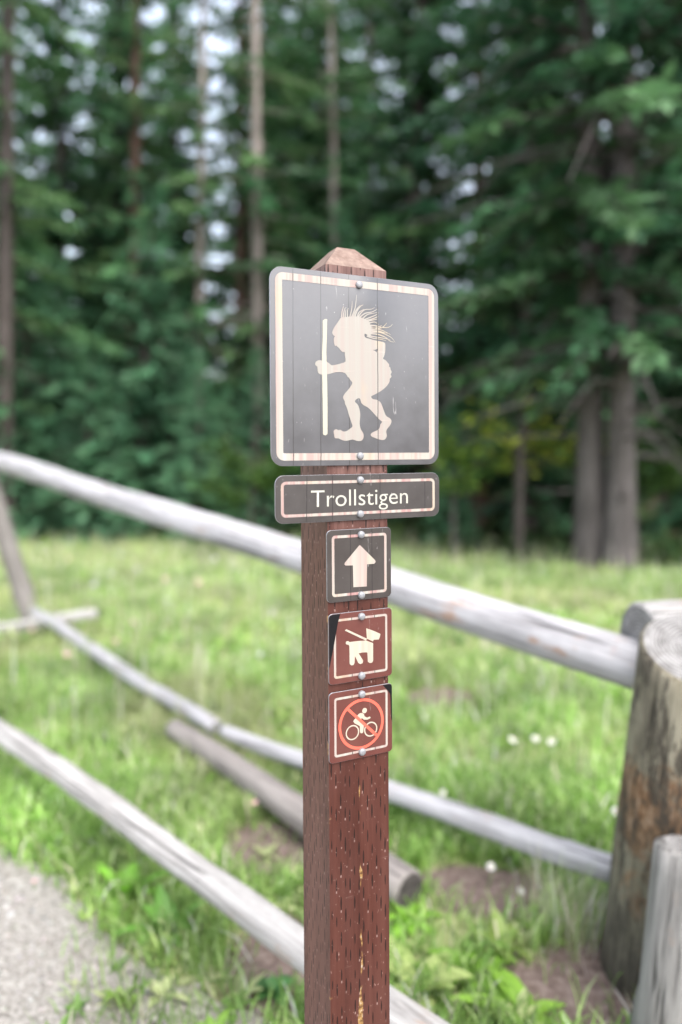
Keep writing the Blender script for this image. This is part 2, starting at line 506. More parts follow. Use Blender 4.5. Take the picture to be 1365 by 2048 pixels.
def mat_print(name, lines, stain=0.5, seed=0.0, bias=(0.375, 0.345, 0.30)):
    """cream reflective sheeting with vertical bands of pink and yellow staining"""
    m = NM(name, 0.40, 0.4)
    c = m.coord(); x, y, z = m.xyz(c)
    off = m.n('ShaderNodeVectorMath', operation='ADD'); m.l(m.scale(c, (55, 0, 2.2)), off.inputs[0]); off.inputs[1].default_value = (seed, 0, seed)
    b = m.noise(off.outputs[0], 1.0, 3, 0.7)
    off2 = m.n('ShaderNodeVectorMath', operation='ADD'); m.l(m.scale(c, (22, 0, 9)), off2.inputs[0]); off2.inputs[1].default_value = (seed + 7, 0, 3)
    b2 = m.noise(off2.outputs[0], 1.0, 3)
    hl = m.noise(m.scale(c, (12, 0, 330)), 1.0, 3, 0.7)
    bar = m.noise(m.scale(off.outputs[0], (3.2, 0, 0.3)), 1.0, 1)
    b = m.math('ADD', m.math('MULTIPLY', b, 0.55), m.math('MULTIPLY', bar, 0.45))
    pk = m.ramp(b, [(0.46, 0.0), (0.58, stain)])
    col = m.mix(pk, bias, (0.33, 0.155, 0.155))
    col = m.mix(m.ramp(b, [(0.28, 0.55), (0.42, 0.0)]), col, (0.52, 0.51, 0.50))
    col = m.mix(m.math('MULTIPLY', m.ramp(b2, [(0.56, 0.0), (0.68, 1.0)]), 0.35), col, (0.48, 0.37, 0.19))
    col = m.mix(m.ramp(hl, [(0.62, 0.0), (0.72, 0.35)]), col, (0.55, 0.42, 0.36))
    if lines:
        col = m.mix(m.math('MULTIPLY', cracks(m, x, z, lines), 0.9), col, (0.02, 0.016, 0.015))
    m.color(col)
    m.bump(m.noise(m.scale(c, (100, 1, 40)), 1.0, 3), 0.15, 0.0006)
    return m.m


def mat_plain(name, c, rough=0.5, metal=0.0, spec=0.5, var=0.15, scale=200):
    m = NM(name, rough, spec, metal)
    n = m.noise(m.coord(), scale, 4)
    m.color(m.mix(m.ramp(n, [(0.3, 0.0), (0.7, 1.0)]), tuple(k * (1 - var) for k in c), tuple(min(1, k * (1 + var)) for k in c)))
    m.bump(n, 0.12, 0.001)
    return m.m


def rrect(x0, z0, x1, z1, r, n=7):
    P = []
    for cx, cz, a0 in ((x1 - r, z1 - r, 0), (x0 + r, z1 - r, 90), (x0 + r, z0 + r, 180), (x1 - r, z0 + r, 270)):
        for k in range(n + 1):
            a = math.radians(a0 + 90 * k / n)
            P.append((cx + r * math.cos(a), cz + r * math.sin(a)))
    return P


T_SHEET = 0.0018


def panel_mesh(x0, z0, x1, z1, r):
    P = rrect(x0, z0, x1, z1, r)
    n = len(P); e = 0.0004
    cx, cz = (x0 + x1) / 2, (z0 + z1) / 2
    Pi = rrect(x0 + e, z0 + e, x1 - e, z1 - e, r - e)
    V = [(a, 0, b) for a, b in Pi] + [(a, e, b) for a, b in P] + [(a, T_SHEET, b) for a, b in P]
    Fc = [tuple(range(n - 1, -1, -1))]
    for ring in (0, 1):
        for i in range(n):
            j = (i + 1) % n
            Fc.append((ring * n + i, ring * n + j, (ring + 1) * n + j, (ring + 1) * n + i))
    Fc.append(tuple(range(2 * n, 3 * n)))
    me = pymesh('panel', V, Fc)
    me.polygons[0].material_index = 0
    for p in me.polygons[1:]: p.material_index = 1
    return me


def ring_mesh(name, x0, z0, x1, z1, r, wd, lift):
    A = rrect(x0, z0, x1, z1, r)
    B = rrect(x0 + wd, z0 + wd, x1 - wd, z1 - wd, max(r - wd, 0.0015))
    n = len(A)
    V = [(a, -lift, b) for a, b in A] + [(a, -lift, b) for a, b in B]
    Fc = [(i, n + i, n + (i + 1) % n, (i + 1) % n) for i in range(n)]
    return V, Fc


def poly_tri(loops, lift):
    """flat filled polygon (with holes) -> verts, faces"""
    L = [[Vector((a, b, 0)) for a, b in lp] for lp in loops]
    tris = tessellate_polygon(L)
    V = [(v.x, -lift, v.y) for lp in L for v in lp]
    Fc = []
    for t in tris:
        a, b, c = (V[i] for i in t)
        cr = (b[0] - a[0]) * (c[2] - a[2]) - (b[2] - a[2]) * (c[0] - a[0])
        Fc.append(tuple(t) if cr > 0 else (t[0], t[2], t[1]))
    return V, Fc


def ribbon(pts, w0, w1, lift):
    V, Fc = [], []
    n = len(pts)
    for i, (x, z) in enumerate(pts):
        a = pts[max(0, i - 1)]; b = pts[min(n - 1, i + 1)]
        d = Vector((b[0] - a[0], b[1] - a[1])).normalized()
        wd = (w0 + (w1 - w0) * i / (n - 1)) / 2
        V += [(x - d.y * wd, -lift, z + d.x * wd), (x + d.y * wd, -lift, z - d.x * wd)]
    for i in range(n - 1):
        Fc.append((2 * i, 2 * i + 1, 2 * i + 3, 2 * i + 2))
    return V, Fc


def smooth(pts, closed=False, k=4):
    """Catmull-Rom"""
    n = len(pts); out = []
    rng = range(n) if closed else range(n - 1)
    for i in rng:
        g = (lambda j: pts[j % n]) if closed else (lambda j: pts[min(max(j, 0), n - 1)])
        p0, p1, p2, p3 = g(i - 1), g(i), g(i + 1), g(i + 2)
        for s in range(k):
            t = s / k
            out.append(tuple(0.5 * (2 * p1[d] + (p2[d] - p0[d]) * t + (2 * p0[d] - 5 * p1[d] + 4 * p2[d] - p3[d]) * t * t
                                    + (3 * p1[d] - p0[d] - 3 * p2[d] + p3[d]) * t ** 3) for d in (0, 1)))
    if not closed: out.append(pts[-1])
    return out


def merge(parts):
    V, Fc = [], []
    for v, f in parts:
        o = len(V); V += v; Fc += [tuple(i + o for i in q) for q in f]
    return V, Fc


def annulus(cx, cz, r, wd, lift, n=48):
    V, Fc = [], []
    for i in range(n):
        a = 2 * math.pi * i / n
        V += [(cx + r * math.cos(a), -lift, cz + r * math.sin(a)), (cx + (r - wd) * math.cos(a), -lift, cz + (r - wd) * math.sin(a))]
    for i in range(n):
        j = (i + 1) % n
        Fc.append((2 * i, 2 * i + 1, 2 * j + 1, 2 * j))
    return V, Fc


def disc(cx, cz, r, lift, n=24):
    return [(cx + r * math.cos(2 * math.pi * i / n), -lift, cz + r * math.sin(2 * math.pi * i / n)) for i in range(n)], [tuple(range(n))]


M_ALU = mat_plain('bare_aluminium_edge', (0.26, 0.26, 0.28), 0.4, 0.6)
M_SCREW = mat_plain('screw_head_metal', (0.27, 0.275, 0.29), 0.45, 0.35, scale=400)
M_BLACK = mat_plain('bare_black_backing', (0.006, 0.006, 0.007), 0.5, 0, 0.2)


def screw_mesh():
    prof = [(0.0, 0.0046), (0.0022, 0.0045), (0.0037, 0.0040), (0.0045, 0.0032), (0.0049, 0.0022), (0.0049, 0.0)]
    n = 24
    V = [(0, -prof[0][1], 0)]
    for r, h in prof[1:]:
        V += [(r * math.cos(2 * math.pi * i / n), -h, r * math.sin(2 * math.pi * i / n)) for i in range(n)]
    Fc = [(0, 1 + i, 1 + (i + 1) % n) for i in range(n)]
    for k in range(len(prof) - 2):
        for i in range(n):
            j = (i + 1) % n
            Fc.append((1 + k * n + i, 1 + (k + 1) * n + i, 1 + (k + 1) * n + j, 1 + k * n + j))
    me = pymesh('screw', V, Fc, True); me.materials.append(M_SCREW)
    return me


SCREW = screw_mesh()


class Sign:
    def __init__(s, name, corners, label, r, face_mat, yaw=0.0):
        tl, tr, br, bl = [sp(*c) for c in corners]
        s.x0 = (tl[0] + bl[0]) / 2; s.x1 = (tr[0] + br[0]) / 2
        s.z0 = (bl[1] + br[1]) / 2; s.z1 = (tl[1] + tr[1]) / 2
        s.o = Vector(((s.x0 + s.x1) / 2, SIGN_N, (s.z0 + s.z1) / 2))
        s.root = empty(name, matrix=MP @ Matrix.Translation(s.o))
        tag(s.root, label, 'sign', 'trail signs on the post')
        s.r = r
        print('SIGN', name, round(s.x1 - s.x0, 4), round(s.z1 - s.z0, 4))
        s.hw, s.hh = (s.x1 - s.x0) / 2, (s.z1 - s.z0) / 2
        me = panel_mesh(-s.hw, -s.hh, s.hw, s.hh, r)
        link('panel', me, [face_mat, M_ALU], s.root)

    def q(s, px, py):
        a = sp(px, py); return a[0] - s.o.x, a[1] - s.o.z

    def border(s, ins, wd, r, mat):
        V, Fc = ring_mesh('border', -s.hw + ins, -s.hh + ins, s.hw - ins, s.hh - ins, r, wd, 0.0003)
        me = pymesh('border', V, Fc)
        fixn(me)
        link('border', me, mat, s.root)

    def decal(s, name, parts, mat):
        V, Fc = merge(parts)
        me = pymesh(name, V, Fc); fixn(me)
        return link(name, me, mat, s.root)

    def screws(s, pts):
        for p in pts:
            x, z = s.q(*p)
            o = link('screw', SCREW, None, s.root, (x, 0, z))
            o.rotation_euler = (0, random.uniform(0, 3), 0)


def fixn(me):
    """make all faces point out of the sign (local -y)"""
    bm = bmesh.new(); bm.from_mesh(me)
    bm.normal_update()
    bmesh.ops.reverse_faces(bm, faces=[f for f in bm.faces if f.normal.y > 0])
    bm.to_mesh(me); bm.free()


def Z(ox, oy, k):
    return lambda L: [(ox + a / k, oy + b / k) for a, b in L]


def build_signs():
    random.seed(2)
    grey, grey2 = (0.040, 0.034, 0.032), (0.056, 0.049, 0.046)
    lgrey, lgrey2 = (0.062, 0.061, 0.066), (0.086, 0.085, 0.092)  # large sign's lighter greys carry its sky reflection in the base colour
    brn, brn2 = (0.098, 0.027, 0.021), (0.120, 0.038, 0.029)
    # ---- large troll sign
    m1 = mat_face('dark_sheet_large', lgrey, lgrey2, [(-0.0935, 0.004), (-0.0555, 0.006), (0.0275, 0.0), (-0.0150, 0.0)], (0.008, 0.105, 3.0), 0.38, 1.0, 1.0)
    A = Sign('trail_sign', [(540.5, 528), (877, 572), (878, 931), (541.5, 930)],
             'large square dark sign with a cream silhouette of a walking troll', 0.0165, m1)
    p1 = mat_print('cream_print_large', [(-0.0935, 0.004), (-0.0555, 0.006), (0.0275, 0.0)], 0.45, 1.0)
    p1b = mat_print('cream_print_troll', [(0.0275, 0.0)], 0.16, 4.0, (0.315, 0.295, 0.262))
    A.border(0.0070, 0.0092, 0.0105, p1)
    z = Z(610, 580, 6.4)
    body = [(465, 350), (440, 385), (410, 430), (375, 480), (355, 525), (350, 552), (362, 577), (384, 593), (372, 612), (370, 650), (376, 690), (388, 718), (402, 712),
            (418, 728), (440, 748), (462, 778), (490, 797), (508, 792), (512, 840), (520, 915), (470, 938), (400, 956), (345, 964), (320, 946), (285, 922), (240, 908), (190, 898), (150, 912),
            (132, 936), (135, 962), (158, 980), (162, 1010), (166, 1045), (182, 1072), (215, 1083), (262, 1080), (305, 1076), (350, 1064), (400, 1052), (455, 1050), (510, 1062),
            (535, 1090), (552, 1120), (562, 1118), (580, 1152), (608, 1185), (592, 1225), (560, 1270), (530, 1304), (505, 1335), (489, 1370), (494, 1396), (510, 1424), (513, 1458), (530, 1490),
            (545, 1532), (560, 1588), (580, 1650), (600, 1710), (609, 1748), (575, 1776), (540, 1802), (505, 1812), (480, 1806), (455, 1790), (428, 1794), (405, 1783), (380, 1790), (368, 1810),
            (374, 1850), (385, 1895), (430, 1900), (465, 1916), (510, 1930), (560, 1926), (610, 1914), (660, 1930), (710, 1933), (742, 1912), (753, 1870), (745, 1830), (725, 1798), (710, 1762), (702, 1710),
            (706, 1650), (709, 1585), (700, 1530), (684, 1480), (660, 1450), (640, 1428), (655, 1402), (690, 1384), (710, 1402), (720, 1440), (750, 1474), (800, 1500), (850, 1545), (900, 1600),
            (950, 1655), (987, 1686), (966, 1720), (955, 1768), (920, 1798), (870, 1820), (843, 1845), (850, 1872), (890, 1890), (940, 1910), (1000, 1921), (1036, 1902), (1050, 1860), (1040, 1820),
            (1052, 1780), (1085, 1740), (1105, 1702), (1108, 1670), (1086, 1640), (1050, 1620), (1028, 1590), (1010, 1540), (995, 1500), (980, 1460), (960, 1430), (920, 1405), (870, 1396), (848, 1364),
            (890, 1340), (950, 1308), (1010, 1266), (1060, 1215), (1086, 1165), (1086, 1138), (1110, 1110), (1098, 1082), (1112, 1050), (1098, 1022), (1092, 988), (1078, 985), (1080, 955), (1055, 925), (1030, 896),
            (1000, 880), (1016, 845), (1026, 800), (1030, 740), (1029, 690), (1010, 670), (950, 655), (880, 640), (820, 622), (770, 605), (765, 560), (800, 575), (840, 590), (845, 545), (850, 500), (858, 470), (832, 440),
            (830, 412), (780, 380), (720, 352), (650, 338), (560, 342), (500, 350)]
    hole = [(870, 768), (900, 766), (932, 750), (918, 802), (900, 782)]
    stick = [(228, 392), (262, 370), (286, 376), (281, 600), (275, 800), (278, 925), (286, 1200), (290, 1500), (290, 1842), (262, 1862), (233, 1850), (228, 1500), (222, 1080), (220, 800), (228, 600)]
    toq = lambda L: [A.q(*p) for p in z(L)]
    parts = [poly_tri([toq(smooth(body, True, 2)), toq(hole)], 0.00032)]
    strands = [[(470, 360), (474, 290), (488, 230), (495, 205)], [(492, 355), (498, 290), (512, 240), (530, 222)], [(515, 350), (520, 285), (528, 250)], [(545, 345), (545, 280), (552, 240), (560, 235)],
               [(575, 350), (600, 240), (605, 138)], [(600, 345), (640, 240), (654, 150), (662, 62)], [(620, 345), (650, 270), (690, 215), (712, 200)], [(640, 345), (670, 265), (715, 208), (748, 190)],
               [(670, 345), (690, 290), (730, 262), (760, 245)], [(680, 350), (720, 292), (770, 252), (850, 246), (892, 222)], [(700, 352), (770, 300), (850, 285), (905, 258), (935, 232)],
               [(740, 365), (800, 315), (870, 300), (930, 285)], [(760, 380), (850, 345), (912, 318), (942, 290)], [(790, 390), (870, 368), (930, 342), (935, 330)], [(800, 400), (870, 385), (930, 372)],
               [(820, 425), (890, 410), (945, 442)], [(830, 450), (920, 462), (1000, 482), (1080, 474), (1122, 438)], [(850, 475), (950, 490), (1010, 466), (1050, 420)], [(840, 490), (920, 478), (985, 455)],
               [(845, 510), (930, 502), (1020, 530), (1100, 576)], [(845, 525), (940, 525), (1010, 545), (1085, 560)], [(840, 545), (950, 540), (1060, 582), (1120, 622), (1157, 672)], [(835, 560), (930, 568), (1030, 606), (1090, 655), (1140, 668)],
               [(800, 580), (920, 605), (1010, 618), (1095, 642)], [(790, 590), (880, 620), (960, 630), (1040, 650)]]
    for st in strands:
        parts.append(ribbon(toq(smooth(st, False, 4)), 0.0019, 0.0005, 0.00033))
    A.decal('troll_symbol', parts, p1b)
    A.decal('staff_symbol', [poly_tri([toq(stick)], 0.00040)], mat_print('cream_print_staff', None, 0.05, 2.0, (0.409, 0.402, 0.319)))
    A.screws([(718, 570), (720, 912)])
    # ---- name sign
    m2 = mat_face('dark_sheet_name', grey, grey2, [(-0.079, 0.02), (-0.0428, 0.01), (0.0275, 0.0), (0.098, 0.0)], None, 0.42)
    B = Sign('trail_sign', [(549.5, 952), (879, 944.5), (879, 1031), (551.5, 1050)],
             'long dark name sign reading Trollstigen below the troll sign', 0.0115, m2)
    p2 = mat_print('cream_print_name', [(-0.079, 0.02), (-0.0428, 0.01), (0.0275, 0.0)], 0.75, 11.0)
    B.border(0.0078, 0.0037, 0.0065, p2)
    cu = bpy.data.curves.new('lettering', 'FONT')
    cu.body = 'Trollstigen'; cu.resolution_u = 6; cu.size = 1.0; cu.offset = -0.004; cu.space_character = 1.0
    tmp = bpy.data.objects.new('lettering_tmp', cu); COL.objects.link(tmp)
    me = bpy.data.meshes.new_from_object(tmp.evaluated_get(bpy.context.evaluated_depsgraph_get()))
    bpy.data.objects.remove(tmp); bpy.data.curves.remove(cu)
    co = np.array([v.co[:] for v in me.vertices])
    a, b = B.q(622.5, 1014.5), B.q(816, 1006.5)
    capt = B.q(636, 978.5); bse = B.q(636, 1014)
    sx = (b[0] - a[0]) / (co[:, 0].max() - co[:, 0].min())
    h0 = co[:, 1].min()
    caph = 0.729
    sz = (capt[1] - bse[1]) / caph
    z0 = (a[1] + b[1]) / 2
    for i, v in enumerate(me.vertices):
        x, y = co[i][0], co[i][1]
        v.co = (a[0] + (x - co[:, 0].min()) * sx, -0.00033, z0 + y * sz + (b[1] - a[1]) * ((x / co[:, 0].max()) - 0.5))
    me.update(); fixn(me); me.materials.clear()
    link('lettering', me, mat_print('cream_lettering', [(-0.0428, 0.01)], 0.05, 3.0, (0.434, 0.428, 0.37)), B.root)
    B.screws([(720.5, 960), (720.5, 1028)])
    # ---- arrow sign
    m3 = mat_face('dark_sheet_arrow', (0.038, 0.031, 0.028), (0.052, 0.044, 0.040), [(-0.0135, 0.0), (0.0185, 0.0)], None, 0.42)
    Cn = Sign('trail_sign', [(653, 1060), (783, 1055), (782.5, 1192), (655, 1208)],
              'small dark sign with a cream arrow pointing up', 0.0065, m3)
    p3 = mat_print('cream_print_arrow', [(-0.0135, 0.0), (0.0185, 0.0)], 0.8, 21.0)
    Cn.border(0.0072, 0.0036, 0.0045, p3)
    z = Z(520, 930, 3.592)
    toq = lambda L: [Cn.q(*p) for p in z(L)]
    arrow = [(718, 575), (724, 580), (828, 684), (832, 696), (822, 709), (770, 713), (768, 872), (672, 878), (668, 721), (616, 722), (607, 714), (612, 700), (712, 580)]
    Cn.decal('arrow_symbol', [poly_tri([toq(arrow)], 0.00032)], mat_print('cream_print_arrow_head', None, 0.35, 8.0))
    Cn.screws([(722, 1069), (722.5, 1190)])
    # ---- dog sign
    m4 = mat_face('brown_sheet_dog', brn, brn2, None, None, 0.42, 0.6)
    D = Sign('trail_sign', [(656.5, 1227), (785, 1217), (784, 1351), (659, 1371)],
             'small red-brown sign with a cream dog on a leash and a torn black corner', 0.0055, m4)
    p4 = mat_print('cream_print_dog', [(-0.0135, 0.0), (0.0205, 0.0)], 0.55, 31.0)
    z = Z(590, 1200, 5.687)
    toq = lambda L: [D.q(*p) for p in z(L)]
    ins = 0.0074
    D.border(ins, 0.0031, 0.0038, p4)
    dog = [(577, 490), (585, 470), (605, 465), (624, 478), (700, 467), (812, 460), (890, 490), (890, 690), (880, 711), (852, 717), (830, 702), (825, 600), (815, 594), (765, 597), (725, 605), (778, 690),
           (770, 718), (745, 728), (722, 716), (690, 650), (683, 640), (679, 715), (666, 740), (641, 743), (623, 726), (620, 522), (608, 506), (590, 508)]
    head = [(812, 321), (855, 335), (915, 358), (973, 385), (967, 418), (955, 448), (896, 452), (889, 470), (818, 440)]
    leash = [(568, 347), (585, 331), (822, 440), (806, 460)]
    D.decal('dog_symbol', [poly_tri([toq(k)], 0.00032) for k in (dog, head)] + [poly_tri([toq(leash)], 0.00036)], mat_print('cream_print_hound', None, 0.25, 5.0, (0.434, 0.402, 0.319)))
    corner = toq([(515, 143), (492, 250), (465, 400), (440, 540), (415, 660), (397, 765)])
    e = 0.0006
    D.decal('torn_corner', [poly_tri([corner + [(-D.hw + e, corner[-1][1] - 0.0002), (-D.hw + e, D.hh - 0.005), (-D.hw + 0.0015, D.hh - 0.0018), (-D.hw + 0.005, D.hh - e), (corner[0][0], D.hh - e)]], 0.00045)], M_BLACK)
    D.screws([(723, 1232.5), (723, 1351)])
    # ---- bicycle sign
    m5 = mat_face('brown_sheet_bicycle', brn, brn2, None, None, 0.42, 0.6)
    E = Sign('trail_sign', [(657.5, 1385), (785, 1368), (785, 1503), (659.5, 1528)],
             'small red-brown sign with a red no-cycling ring over a cyclist', 0.0055, m5)
    p5 = mat_print('cream_print_cycle', [(-0.0135, 0.0), (0.0205, 0.0)], 0.45, 41.0)
    E.border(ins, 0.0031, 0.0038, p5)
    toq = lambda L: [E.q(*p) for p in z(L)]
    ppm = lambda k: k / 5.687 * 0.925 / F
    q1 = lambda x, y: toq([(x, y)])[0]
    c1, c2, hd = q1(655, 1507), q1(863, 1468), q1(793, 1257)
    rider = [(700, 1335), (720, 1300), (740, 1286), (768, 1283), (786, 1298), (792, 1322), (820, 1336), (850, 1324), (862, 1334), (855, 1346), (825, 1360), (785, 1360), (762, 1342), (738, 1372), (778, 1415),
             (784, 1432), (778, 1500), (768, 1514), (750, 1515), (741, 1502), (738, 1432), (680, 1402), (664, 1380), (672, 1362)]
    E.decal('cyclist_symbol', [annulus(*c1, ppm(86), ppm(15), 0.00032, 36), annulus(*c2, ppm(86), ppm(15), 0.00032, 36), disc(*hd, ppm(31), 0.00032), poly_tri([toq(rider)], 0.00036)],
            mat_print('cream_print_rider', None, 0.1, 6.0, (0.434, 0.389, 0.306)))
    rc = q1(757, 1408)
    s0, s1 = q1(590, 1230), q1(942, 1548)
    red = mat_plain('faded_red_film', (0.62, 0.115, 0.075), 0.4, 0, 0.5, 0.1, 60)
    E.decal('prohibition_ring', [annulus(*rc, ppm(291), ppm(34), 0.00042, 72), ribbon([s0, s1], ppm(34), ppm(34), 0.00046)], red)
    cc = toq([(1003, 972), (1030, 1000), (1060, 1030), (1085, 1068), (1089, 1150), (1091, 1250), (1096, 1360)])
    E.decal('torn_corner', [poly_tri([[(cc[0][0], E.hh - e)] + cc + [(E.hw - e, cc[-1][1]), (E.hw - e, E.hh - 0.005), (E.hw - 0.0015, E.hh - 0.0018), (E.hw - 0.005, E.hh - e)]], 0.00045)], M_BLACK)
    E.screws([(723.5, 1388), (724, 1503)])


# ------------------------------------------------------------------ logs and fence
def mat_log(name, light, mid, dark, orange=0.0, bark=0.0, rough=0.8, low=0.0, scar=None):
    m = NM(name, rough, 0.3)
    c = m.coord(); x, y, z = m.xyz(c)
    g = m.noise(m.scale(c, (48, 48, 3.0)), 1.0, 6, 0.68, 0.5)
    b = m.noise(m.scale(c, (11, 11, 4.5)), 1.0, 6, 0.66)
    col = m.ramp(g, [(0.26, dark), (0.45, mid), (0.70, light)])
    col = m.mix(m.ramp(b, [(0.50, 0.0), (0.72, 0.75)]), col, m.mix(0.4, mid, dark))
    # checks (thin dark cracks along the grain)
    ck = m.noise(m.scale(c, (85, 85, 1.3)), 1.0, 3, 0.5, 0.2)
    k = m.ramp(ck, [(0.60, 0.0), (0.66, 0.85)])
    col = m.mix(k, col, tuple(d * 0.35 for d in dark))
    if orange:
        o = m.noise(m.scale(c, (13, 13, 6)), 1.0, 5, 0.7)
        col = m.mix(m.math('MULTIPLY', m.ramp(o, [(0.60, 0.0), (0.68, 1.0)]), orange), col, (0.33, 0.15, 0.05))
    if bark:
        o = m.noise(m.scale(c, (9, 9, 3.5)), 1.0, 7, 0.72)
        col = m.mix(m.math('MULTIPLY', m.ramp(o, [(0.50, 0.0), (0.60, 1.0)]), bark), col, m.ramp(g, [(0.3, (0.03, 0.026, 0.022)), (0.7, (0.13, 0.11, 0.085))]))
    if scar:
        # torn, orange-brown patch of old bark part way up, with dark pits in it
        sx_ = m.noise(m.scale(c, (6, 6, 5)), 1.0, 6, 0.7)
        zc = m.math('ABSOLUTE', m.math('SUBTRACT', z, scar))
        mk = m.math('SUBTRACT', m.math('ADD', sx_, 0.10), m.math('MULTIPLY', zc, 1.0))
        pit = m.noise(m.scale(c, (55, 55, 30)), 1.0, 4, 0.7)
        col = m.mix(m.ramp(mk, [(0.46, 0.0), (0.53, 0.9)]), col, m.ramp(pit, [(0.36, (0.025, 0.02, 0.016)), (0.5, (0.17, 0.092, 0.045)), (0.68, (0.27, 0.19, 0.13))]))
        pk = m.noise(m.scale(c, (30, 30, 7)), 1.0, 6, 0.75)
        col = m.mix(m.ramp(pk, [(0.50, 0.0), (0.57, 0.85)]), col, (0.045, 0.038, 0.03))
    if low:
        # darker towards the foot of the post, with a ragged upper edge
        zz = m.math('ADD', z, m.math('MULTIPLY', m.math('SUBTRACT', b, 0.5), 0.35))
        col = m.mix(m.ramp(zz, [(0.12, low), (0.66, 0.0)]), col, m.ramp(g, [(0.3, (0.018, 0.016, 0.013)), (0.7, (0.09, 0.082, 0.065))]))
    m.color(col)
    m.bump(m.math('SUBTRACT', m.math('ADD', g, b), m.math('MULTIPLY', k, 1.2)), 0.55, 0.008)
    return m.m


def mat_endgrain():
    m = NM('log_end_grain', 0.85, 0.3)
    c = m.coord(); x, y, z = m.xyz(c)
    nz = m.noise(c, 30, 4)
    rr = m.math('SQRT', m.math('ADD', m.math('MULTIPLY', x, x), m.math('MULTIPLY', y, y)))
    w = m.math('SINE', m.math('ADD', m.math('MULTIPLY', rr, 700), m.math('MULTIPLY', nz, 9)))
    col = m.ramp(m.math('ADD', m.math('MULTIPLY', w, 0.2), nz), [(0.2, (0.10, 0.094, 0.09)), (0.55, (0.22, 0.215, 0.21)), (0.85, (0.36, 0.355, 0.35))])
    an = m.math('ARCTAN2', y, x)
    cb = m.n('ShaderNodeCombineXYZ'); m.l(an, cb.inputs[0]); m.l(m.math('MULTIPLY', rr, 2), cb.inputs[1])
    ck = m.noise(cb.outputs[0], 2.2, 4)
    col = m.mix(m.ramp(ck, [(0.62, 0.0), (0.68, 0.7)]), col, (0.10, 0.085, 0.07))
    m.color(col); m.bump(m.math('ADD', w, nz), 0.3, 0.002)
    return m.m


def log_mesh(name, L, r0, r1, seed, wob=0.01, lump=0.06, cut0=(0, 0), cut1=(0, 0), rnd=0.008, nr=28, knots=5):
    """log along local +Z from 0 to L; cut = slope of the end faces in x and y"""
    rs = random.Random(seed)
    nl = max(8, int(L / 0.05))
    V, Fc = [], []
    kn = [(rs.uniform(0.08, 0.92) * L, rs.uniform(0, 6.28), rs.uniform(0.10, 0.22)) for _ in range(knots)]
    def ring(z, scale, cutw):
        t = z / L
        cx = wob * noise.noise(Vector((z * 0.9, seed * 3.1, 0))) + 0.35 * wob * noise.noise(Vector((z * 3.1, seed, 9)))
        cy = wob * noise.noise(Vector((z * 0.9, seed * 1.7, 5))) + 0.35 * wob * noise.noise(Vector((z * 3.1, seed, 2)))
        R = r0 + (r1 - r0) * t
        for i in range(nr):
            a = 2 * math.pi * i / nr
            ca, sa = math.cos(a), math.sin(a)
            r = R * scale * (1 + lump * noise.noise(Vector((ca * 1.3, sa * 1.3, z * 2.2 + seed * 7))) + 0.35 * lump * noise.noise(Vector((ca * 5, sa * 5, z * 5 + seed))))
            for kz, ka, kh in kn:
                dz = (z - kz) / (R * 0.55); da = (math.atan2(math.sin(a - ka), math.cos(a - ka))) / 0.5
                r += R * kh * math.exp(-dz * dz - da * da) * scale
            x, y = cx + r * ca, cy + r * sa
            V.append((x, y, z + cutw[0] * x + cutw[1] * y))
    zs = [i * L / nl for i in range(nl + 1)]
    ring(0, 1 - rnd / r0, cut0)
    ring(min(rnd, L * .02), 1, cut0)
    for z in zs[1:-1]:
        t = z / L
        k0, k1 = max(0, 1 - t * 6), max(0, 1 - (1 - t) * 6)
        ring(z, 1, (cut0[0] * k0 + cut1[0] * k1, cut0[1] * k0 + cut1[1] * k1))
    ring(L - min(rnd, L * .02), 1, cut1)
    ring(L, 1 - rnd / r1, cut1)
    n = len(V) // nr
    for j in range(n - 1):
        for i in range(nr):
            a = j * nr + i; b = j * nr + (i + 1) % nr
            Fc.append((a, b, b + nr, a + nr))
    nbody = len(Fc)
    # end faces: a fan with a slightly hollow centre ring
    for base, flip in ((0, True), ((n - 1) * nr, False)):
        c = Vector((0, 0, 0))
        for i in range(nr): c += Vector(V[base + i])
        c /= nr
        ci = len(V); V.append(tuple(c))
        for i in range(nr):
            a, b = base + i, base + (i + 1) % nr
            Fc.append((ci, b, a) if flip else (ci, a, b))
    me = pymesh(name, V, Fc, True)
    for p in me.polygons[nbody:]: p.material_index = 1; p.use_smooth = False
    return me


M_END = None


def log(name, p0, p1, r0, r1, mat, seed, parent=None, end=None, **kw):
    p0, p1 = Vector(p0), Vector(p1)
    d = p1 - p0
    me = log_mesh(name, d.length, r0, r1, seed, **kw)
    q = d.to_track_quat('Z', 'Y')
    off = parent.location if parent is not None else Vector((0, 0, 0))
    return link(name, me, [mat, end or M_END], parent, matrix=Matrix.Translation(p0 - off) @ q.to_matrix().to_4x4())


